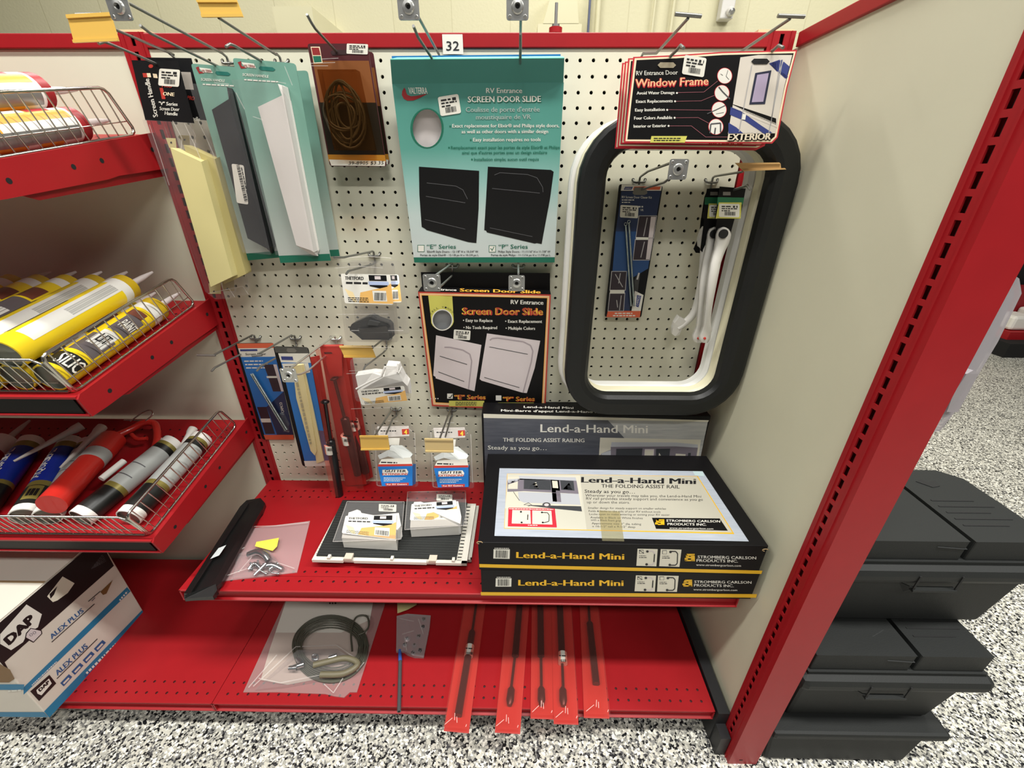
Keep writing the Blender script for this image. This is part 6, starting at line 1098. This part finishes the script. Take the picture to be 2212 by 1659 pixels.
def curvetext(t_, s, f0, f1, a0, hgt, m, bold=.03, across=False):
    "lettering on the curved side; runs along the tube from fraction f0 to f1 at angle a0"
    t, A, ax, up, r, L = t_; side = ax.cross(up).normalized(); vs, fs = glyphs(s, bold, 0); b = MB(); out = []
    for x, y, z in vs:
        if across: d_ = f0+(f1-f0)*y; a = a0+hgt*x
        else: d_ = f0+(f1-f0)*x; a = a0+hgt*y
        a = math.radians(a); out.append(A+ax*L*d_+(up*math.cos(a)+side*math.sin(a))*(r+.03+z))
    b.add(out, fs, m); b.build('lettering', t, label='printed lettering')
# up on the curved side: +angle is towards the right of the shelf
yp = [(0, Yy), (.06, Yy), (.9, Ywh), (.96, Yd)]
for k, (x, lab) in enumerate(((-20.6, 'yellow adhesive cartridge at the bottom of the pile, against the chrome fence'), (-22.85, 'yellow adhesive cartridge, second from the fence in the bottom layer'), (-25.05, 'yellow adhesive cartridge, third from the fence in the bottom layer'), (-27.25, 'yellow adhesive cartridge, fourth from the fence in the bottom layer'), (-29.45, 'yellow adhesive cartridge, fifth from the fence in the bottom layer'))):
    u = tube(T2, x, 13.9, x, 4.2, 1.06, 1.03, [(0, Yy), (.3, Yy), (.84, Ywh), (.93, Yd)], lab, 'yellow adhesive cartridges', (3.0, Nz), patch=[(-30, 95, .02, .16, Bk), (0, 90, .2, .42, Ygr), (20, 80, .3, .48, Ywh), (20, 90, .5, .72, Ygr), (10, 70, .72, .8, Ybr)])
    if k == 0: curvetext(u, 'SILIC', .04, .15, 15, 80, M_white, across=True); curvetext(u, 'LIT', .34, .44, 35, 35, M_ink, across=True); curvetext(u, 'PAINT', .56, .66, 35, 55, M_white, across=True)
for k, (x, lab) in enumerate(((-22.0, 'yellow adhesive cartridge on top of the pile, rightmost, its white label strip facing up'), (-24.3, 'yellow adhesive cartridge on top of the pile, second from the right'), (-26.6, 'yellow adhesive cartridge on top of the pile, third from the right'), (-28.9, 'yellow adhesive cartridge on top of the pile, fourth from the right'), (-31.2, 'yellow adhesive cartridge on top of the pile, leftmost'))):
    pt = [(15, 70, .1, .86, Ywh), (28, 62, .42, .84, mat('tube_fine_print', '#a9a8a2', .5)), (-35, -8, .1, .55, Ygr), (-60, -38, .2, .5, Ywh)] if k < 2 else [(-20, 60, .25, .6, Ygr), (-10, 50, .62, .76, Ybr), (0, 50, .32, .45, Ywh)]
    tube(T2, x, 14.1, x-.1, 4.1, 3.0, 1.06, [(0, Yy), (.3, Yy), (.86, Ywh), (.94, Yd)], lab, 'yellow adhesive cartridges', (3.0, Nz), patch=pt)
op = [(0, Og), (.05, Oo), (.45, Ow), (.55, Oo), (.75, Ow), (.93, Or)]
for k, (x, h, lab) in enumerate(((-20.6, 1.06, 'orange and white caulk tube at the bottom, against the uppermost chrome fence'), (-22.9, 1.06, 'orange and white caulk tube, second in the bottom layer of the uppermost shelf'), (-25.2, 1.06, 'orange and white caulk tube, third in the bottom layer of the uppermost shelf'), (-21.9, 2.95, 'orange and white caulk tube on top, nearest the uppermost chrome fence'), (-24.2, 2.95, 'orange and white caulk tube on top, second from the uppermost chrome fence'), (-26.5, 2.95, 'orange and white caulk tube on top, third from the uppermost chrome fence'))):
    tube(T1, x, 13.4, x, 4.9, h, 1.05, op, lab, 'orange and white caulk tubes', (2.9, Nz), patch=[(-60, 0, .1, .85, Oo), (0, 25, .1, .6, Ow), (25, 60, .05, .9, Oo), (60, 85, .3, .8, Ow), (60, 85, .05, .3, Oo), (85, 130, 0, .9, Og), (-10, 35, .62, .8, Or)])
bw = [(0, Bw), (.05, Bk), (.3, Bg), (.35, Bgy), (.84, Bk), (.9, Bg), (.94, Bw)]
u = tube(T3, -34.0, 13.2, -37.4, 5.0, .98, .95, [(0, Bw), (.05, Bk), (.3, Bg), (.35, Bb), (.84, Bg), (.92, Bw)], 'blue sealant tube, left one of two, partly cut off by the edge of the view', 'sealant tubes on the lowest caulk shelf', None); curvetext(u, 'AQUASEAL', .38, .8, 5, -42, M_white, .03)
u = tube(T3, -30.1, 13.2, -33.4, 5.0, .98, .95, [(0, Bw), (.05, Bk), (.28, Bg), (.34, Bb), (.84, Bg), (.92, Bw)], 'blue sealant tube, right one of two, with a gold swirl near its base', 'sealant tubes on the lowest caulk shelf', None, patch=[(-10, 50, .1, .27, Bg), (0, 40, .14, .23, Bk), (-75, -25, .38, .8, Ywh)]); curvetext(u, 'AQUASEAL', .38, .8, 5, -42, M_white, .03)
tube(T3, -28.15, 13.2, -31.3, 5.2, .98, .95, bw, 'silver and black sealant tube lying between the blue and the red ones', 'sealant tubes on the lowest caulk shelf', None, patch=[(-60, 70, .5, .51, M_line), (-60, 70, .62, .63, M_line)])
tube(T3, -25.2, 13.3, -23.4, 4.9, .98, .95, bw, 'white and silver tube with glossy black base, in front of the red caulk gun', 'sealant tubes on the lowest caulk shelf', None, patch=[(-70, 60, .45, .46, M_line), (-20, 60, .6, .61, M_line)])
tube(T3, -21.3, 13.2, -20.9, 4.3, 1.0, .95, bw, 'white and silver tube with a black base band, inside the lowest chrome fence', 'sealant tubes on the lowest caulk shelf', None)
tube(T3, -39.2, 12.5, -40.2, 4.8, .98, .95, [(0, Og), (.1, Ow), (.5, Or), (.8, Ow)], 'red and white tube at the far left of the lowest caulk shelf', 'sealant tubes on the lowest caulk shelf', (2.8, Nz))
def looseno(pts, lab, T_=T3, m=NzW):
    t = MB(); p = [T_(*q) for q in pts]; t.tube([p[0], p[0]+(p[1]-p[0])*.12, p[0]+(p[1]-p[0])*.2, p[1]], [.42, .4, .3, .1], m, 14); t.build('nozzle', label=lab, cat='nozzle', group='loose white nozzles')
looseno([(-32.3, 4.0, 2.4), (-34.6, 8.6, 2.3)], 'loose white nozzle lying across the tops of the blue tubes')
looseno([(-30.2, 4.1, 2.35), (-29.9, 9.2, 2.2)], 'loose white nozzle lying on the silver and black tube')
looseno([(-24.9, 4.2, .6), (-26.3, 9.2, .4)], 'loose white nozzle beside the red caulk gun')
looseno([(-22.4, 3.1, 1.2), (-22.0, 6.9, .9)], 'loose white nozzle between the two black-based tubes')
# red caulk gun
t = thing('caulk_gun', 'red barrel caulk gun with a steel hook, among the tubes on the lowest caulk shelf', 'caulk gun', T3(-27, 13, 0)); Rg = mat('caulk_gun_red', '#c02a22', .28, coat=.3); A, B_ = T3(-26.9, 13.2, 2.4), T3(-28.9, 4.9, 1.6); ax = (B_-A).normalized(); b = MB()
b.lathe(A, ax, [(0, 1.0, Rg), (6.2, 1.0, Rg), (6.21, 1.08, Rg), (8.4, 1.06, Rg), (8.6, .6, Rg)], 24); b.build('barrel', t)
b = MB(); b.lathe(A+ax*5.0, ax, [(0, 1.02, Bgy), (1.2, 1.02, Bgy)], 24); b.build('paper_band', t, label='silver paper band')
b = MB(); C_ = B_+ax*.3; b.tube(bez([C_, T3(-28.2, 3.6, 1.4), T3(-27.6, 2.6, 1.5), T3(-26.6, 2.3, 1.4)], 5), [.4]*16, Rg, 10) if False else b.tube(bez([C_, T3(-28.4, 3.4, 1.4), T3(-27.7, 2.6, 1.5), T3(-26.6, 2.6, 1.3), T3(-25.4, 4.2, 1.0), T3(-24.9, 5.4, .8)], 5), .33, Rg, 10); b.tube(bez([T3(-27.9, 4.1, 1.3), T3(-27.0, 4.6, 1.2), T3(-26.2, 4.4, 1.1)], 5), .2, Rg, 8); b.build('handle', t)
b = MB(); b.tube(bez([T3(-29.2, 2.4, 1.5), T3(-28.3, 1.6, 2.0), T3(-27.4, 1.5, 2.3), T3(-26.9, 1.9, 2.1), T3(-27.4, 2.6, 1.7)], 5), .07, M_chrome, 6); b.tube([T3(-30, 2.2, 1.5), T3(-26.8, 2.2, 1.4)], .08, M_chrome, 6); b.build('rod_hook', t, label='steel rod hook')
b = MB(); b.lathe(T3(-24.9, 9.2, 1.2), T3(-24.6, 7.2, 1.5)-T3(-24.9, 9.2, 1.2), [(0, .3, Bw), (2.2, .3, Bw)], 12) if False else b.tube([T3(-25.9, 10.0, 1.7), T3(-25.5, 7.9, 1.7)], .28, Bw, 10); b.build('paper_tag', t, label='rolled white tag')
# ================================================================ black battery boxes stacked beyond the end post
M_bb = mat('battery_box_plastic', '#1d1f1e', .6, spec=.35, bump=(500, .15)); M_bb2 = mat('battery_box_groove', '#0c0d0d', .7)
def batbox(x0, y0, z0, lab, w=15.2, d=8.8, lower=5.3, flip=False):
    t = thing('battery_box', lab, 'battery box', (x0+w/2, y0+d/2, z0), 'black battery boxes stacked on the floor'); b = MB(); z1 = z0+lower; k = .55
    b.hexa([(x0+k, y0+k, z0), (x0+w-k, y0+k, z0), (x0+w-k, y0+d-k, z0), (x0+k, y0+d-k, z0), (x0, y0, z1), (x0+w, y0, z1), (x0+w, y0+d, z1), (x0, y0+d, z1)], M_bb); b.build('body', t, bevel=.35)
    b = MB(); b.box((x0-.9, y0-.85, z1), (x0+w+.9, y0+d+.85, z1+1.6), M_bb); sk = b.build('lid_skirt', t, bevel=.6)
    zt_ = z1+1.6; b = MB(); o = [(x0-.3, y0-.2), (x0+w+.3, y0-.2), (x0+w+.3, y0+d-.8), (x0+w-1.4, y0+d+.3), (x0+1.2, y0+d+.3), (x0-.3, y0+d-.8)]; gx = x0+8.1
    L = [(x0-.1, y0), (gx-.15, y0), (gx-.15, y0+d+.2), (x0+1.2, y0+d+.2), (x0-.1, y0+d-1)]; R_ = [(gx+.25, y0), (x0+w+.1, y0), (x0+w+.1, y0+d-1), (x0+w-1.3, y0+d+.2), (gx+.25, y0+d+.2)]
    b.prism([(x, y, zt_) for x, y in o], (0, 0, .3), M_bb)
    for q in (L, R_): b.prism([(x, y, zt_+.3) for x, y in q], (0, 0, 1.9), M_bb)
    b.prism([(gx-2.4, y0-.02, zt_+1.7), (gx-.1, y0-.02, zt_+1.5), (gx-1.2, y0+2.2, zt_+2.22), (gx-2.6, y0+1.6, zt_+2.22)], (0, -.05, -.02), M_bb); b.build('lid', t, bevel=.2)
    b = MB(); xx = x0+6.6; b.box((xx-2, y0-.92, z1-.35), (xx-1.85, y0-.84, z1+1.1), M_bb2); b.box((xx+1.2, y0-.92, z1-.35), (xx+1.35, y0-.84, z1+1.1), M_bb2); b.box((xx-2, y0-1.0, z1-.5), (xx+1.35, y0-.6, z1-.3), M_bb); b.prism([(xx-2.6, y0-.3, z1-.2), (xx-1.9, y0-.9, z1-.2), (xx-1.9, y0-.4, z1-1.2)], (.15, 0, 0), M_bb); b.build('catch', sk)
    b = MB(); pl_ = zt_+2.22; cx, cy = x0+10.8, y0+6.6
    b.prism([(cx-1, cy+.3, pl_), (cx-.3, cy+.6, pl_), (cx, cy+.2, pl_), (cx+.9, cy+.5, pl_), (cx+.6, cy-.3, pl_), (cx-.2, cy-.5, pl_)], (0, 0, .03), M_bb2)
    b.tube([(x0+4+.9*math.cos(a), y0+4.4+.7*math.sin(a), pl_) for a in [.3+j*.5 for j in range(10)]], .04, M_bb2, 5)
    for j in range(5): b.box((x0+9, y0+1.6+j*.7, pl_), (x0+12.5+(j % 2), y0+1.75+j*.7, pl_+.02), M_bb2)
    b.build('moulded_marks', t); return t
t = thing('battery_box', 'lowest black battery box on the floor beyond the red end post, without a visible lid', 'battery box', (41, -14, -57.58), 'black battery boxes stacked on the floor'); b = MB()
b.hexa([(34.2, -18.6, -57.58), (47.4, -18.6, -57.58), (47.4, -9.5, -57.58), (34.2, -9.5, -57.58), (33.9, -18.3, -53.3), (48.4, -18.3, -53.3), (48.4, -9.2, -53.3), (33.9, -9.2, -53.3)], M_bb); b.build('body', t, bevel=.35)
b = MB(); b.box((33.7, -18.9, -53.3), (49.4, -8.8, -52.3), M_bb); b.build('rim', t, bevel=.3)
batbox(34.9, -17.9, -52.28, 'middle black battery box of the stack beyond the red end post', 14.0, 8.4, 6.1)
batbox(36.4, -15.6, -42.1, 'topmost black battery box of the stack, its grooved lid seen from above', 14.4, 8.4, 6.1)
# clear pack hanging on the far side of the end post
pl = PL(P(2100, 640, 'Y', -17.4), P(2180, 640, 'Y', -16.6), P(2000, 900, 'Y', -17.0)); t = thing('clear_pack', 'tall clear blister pack hanging beyond the red end post', 'blister pack', pl.at(2000, 925)); b = MB()
G9 = mat('greyish_clear_plastic', '#c9c4c8', .2, alpha=.5, tint='#c4bec4'); b.relief(pl, [(2184, 590, .1), (2202, 602, .1), (2207, 634, .1), (2156, 738, .1), (2074, 876, .1), (2030, 932, .1), (1960, 935, .1), (2080, 640, .1)], G9); b.build('blister', t)
b = MB(); b.ppoly(pl, [(2176, 612), (2190, 622), (2192, 640), (2134, 760), (2054, 900), (2000, 905), (2060, 760)], mat('mauve_grey_card', '#8d868c', .5), -.02)
for k in range(7): b.pline(pl, [(2146-k*4, 684+k*6.5), (2126-k*4, 694+k*6.5)], 1.8, M_line, .02)
b.build('card', t, label='mauve-grey card'); b = MB(); b.relief(pl, [(2103, 800, .5), (2114, 808, .5), (2070, 890, .4), (2045, 890, .3), (2060, 850, .4), (2088, 808, .5)], G9); b.build('bubble', t, label='small clear bubble')
# distant low shelf at the right edge
t = thing('display_stand', 'low black and red display base far away at the right edge of the floor', 'display', (178, 92, -57.5)); b = MB(); b.box((164, 84, -57.5), (215, 105.5, -53), M_dark); b.build('plinth', t)
b = MB(); b.box((167, 88, -53), (215, 100, -50.5), M_redd); b.build('deck', t, label='red deck'); b = MB(); b.box((168, 102, -53), (215, 104, -15), M_blackplastic); b.build('back', t, label='dark back panel')
b = MB(); b.box((168, 101, -14), (215, 103.5, -2), mat('ochre_board', '#b5902f', .6)); b.build('header', t, label='ochre header board')
for k, (x, y, z, c, lab) in enumerate(((168, 89.5, -50.4, '#dcd8d0', 'white wrapped pack on the far display base, left one'), (176, 90, -50.4, '#cfcac0', 'off-white wrapped pack on the far display base, right one'))):
    b = MB(); b.box((x, y, z), (x+7, y+7, z+4.5+k*1.5), mat('far_pack_%d' % k, c, .6)); b.build('wrapped_pack', label=lab, cat='package', bevel=.8)
b = MB(); b.box((171, 97.5, -50.4), (190, 99.5, -38), mat('far_red_pack', '#8d1a22', .5)); b.build('boxed_pack', label='dark red boxed pack at the back of the far display base', cat='package')
# bolt and bracket on top of the rail
b = MB(); b.lathe(P(1200, 66, 'Y', 1.2), (0, 0, 1), [(-.2, .5, M_redd), (.15, .5, M_redd), (.16, .3, M_steel), (.35, .3, M_steel), (.36, .12, M_steel), (1.6, .12, M_steel)], 12); b.build('stud_bolt', label='small upright stud and wing nut on the red top rail', cat='bolt')
b = MB(); p = P(1655, 61, 'Y', 1.2); b.box((27.9, .2, 1.62), (30.5, 2.2, 1.85), mat('pale_wood_block', '#d9c79a', .6)); b.build('cap_block', label='pale cap on the corner upright', cat='cap')
b = MB(); b.box((-19.4, .2, 1.72), (-17.2, 2.2, 1.9), mat('pale_wood_block')); b.build('cap_block', label='pale cap on the upright between the two bays', cat='cap')
for o in bpy.data.objects:
    for k in ('_o', '_part', '_d'):
        if k in o: del o[k]
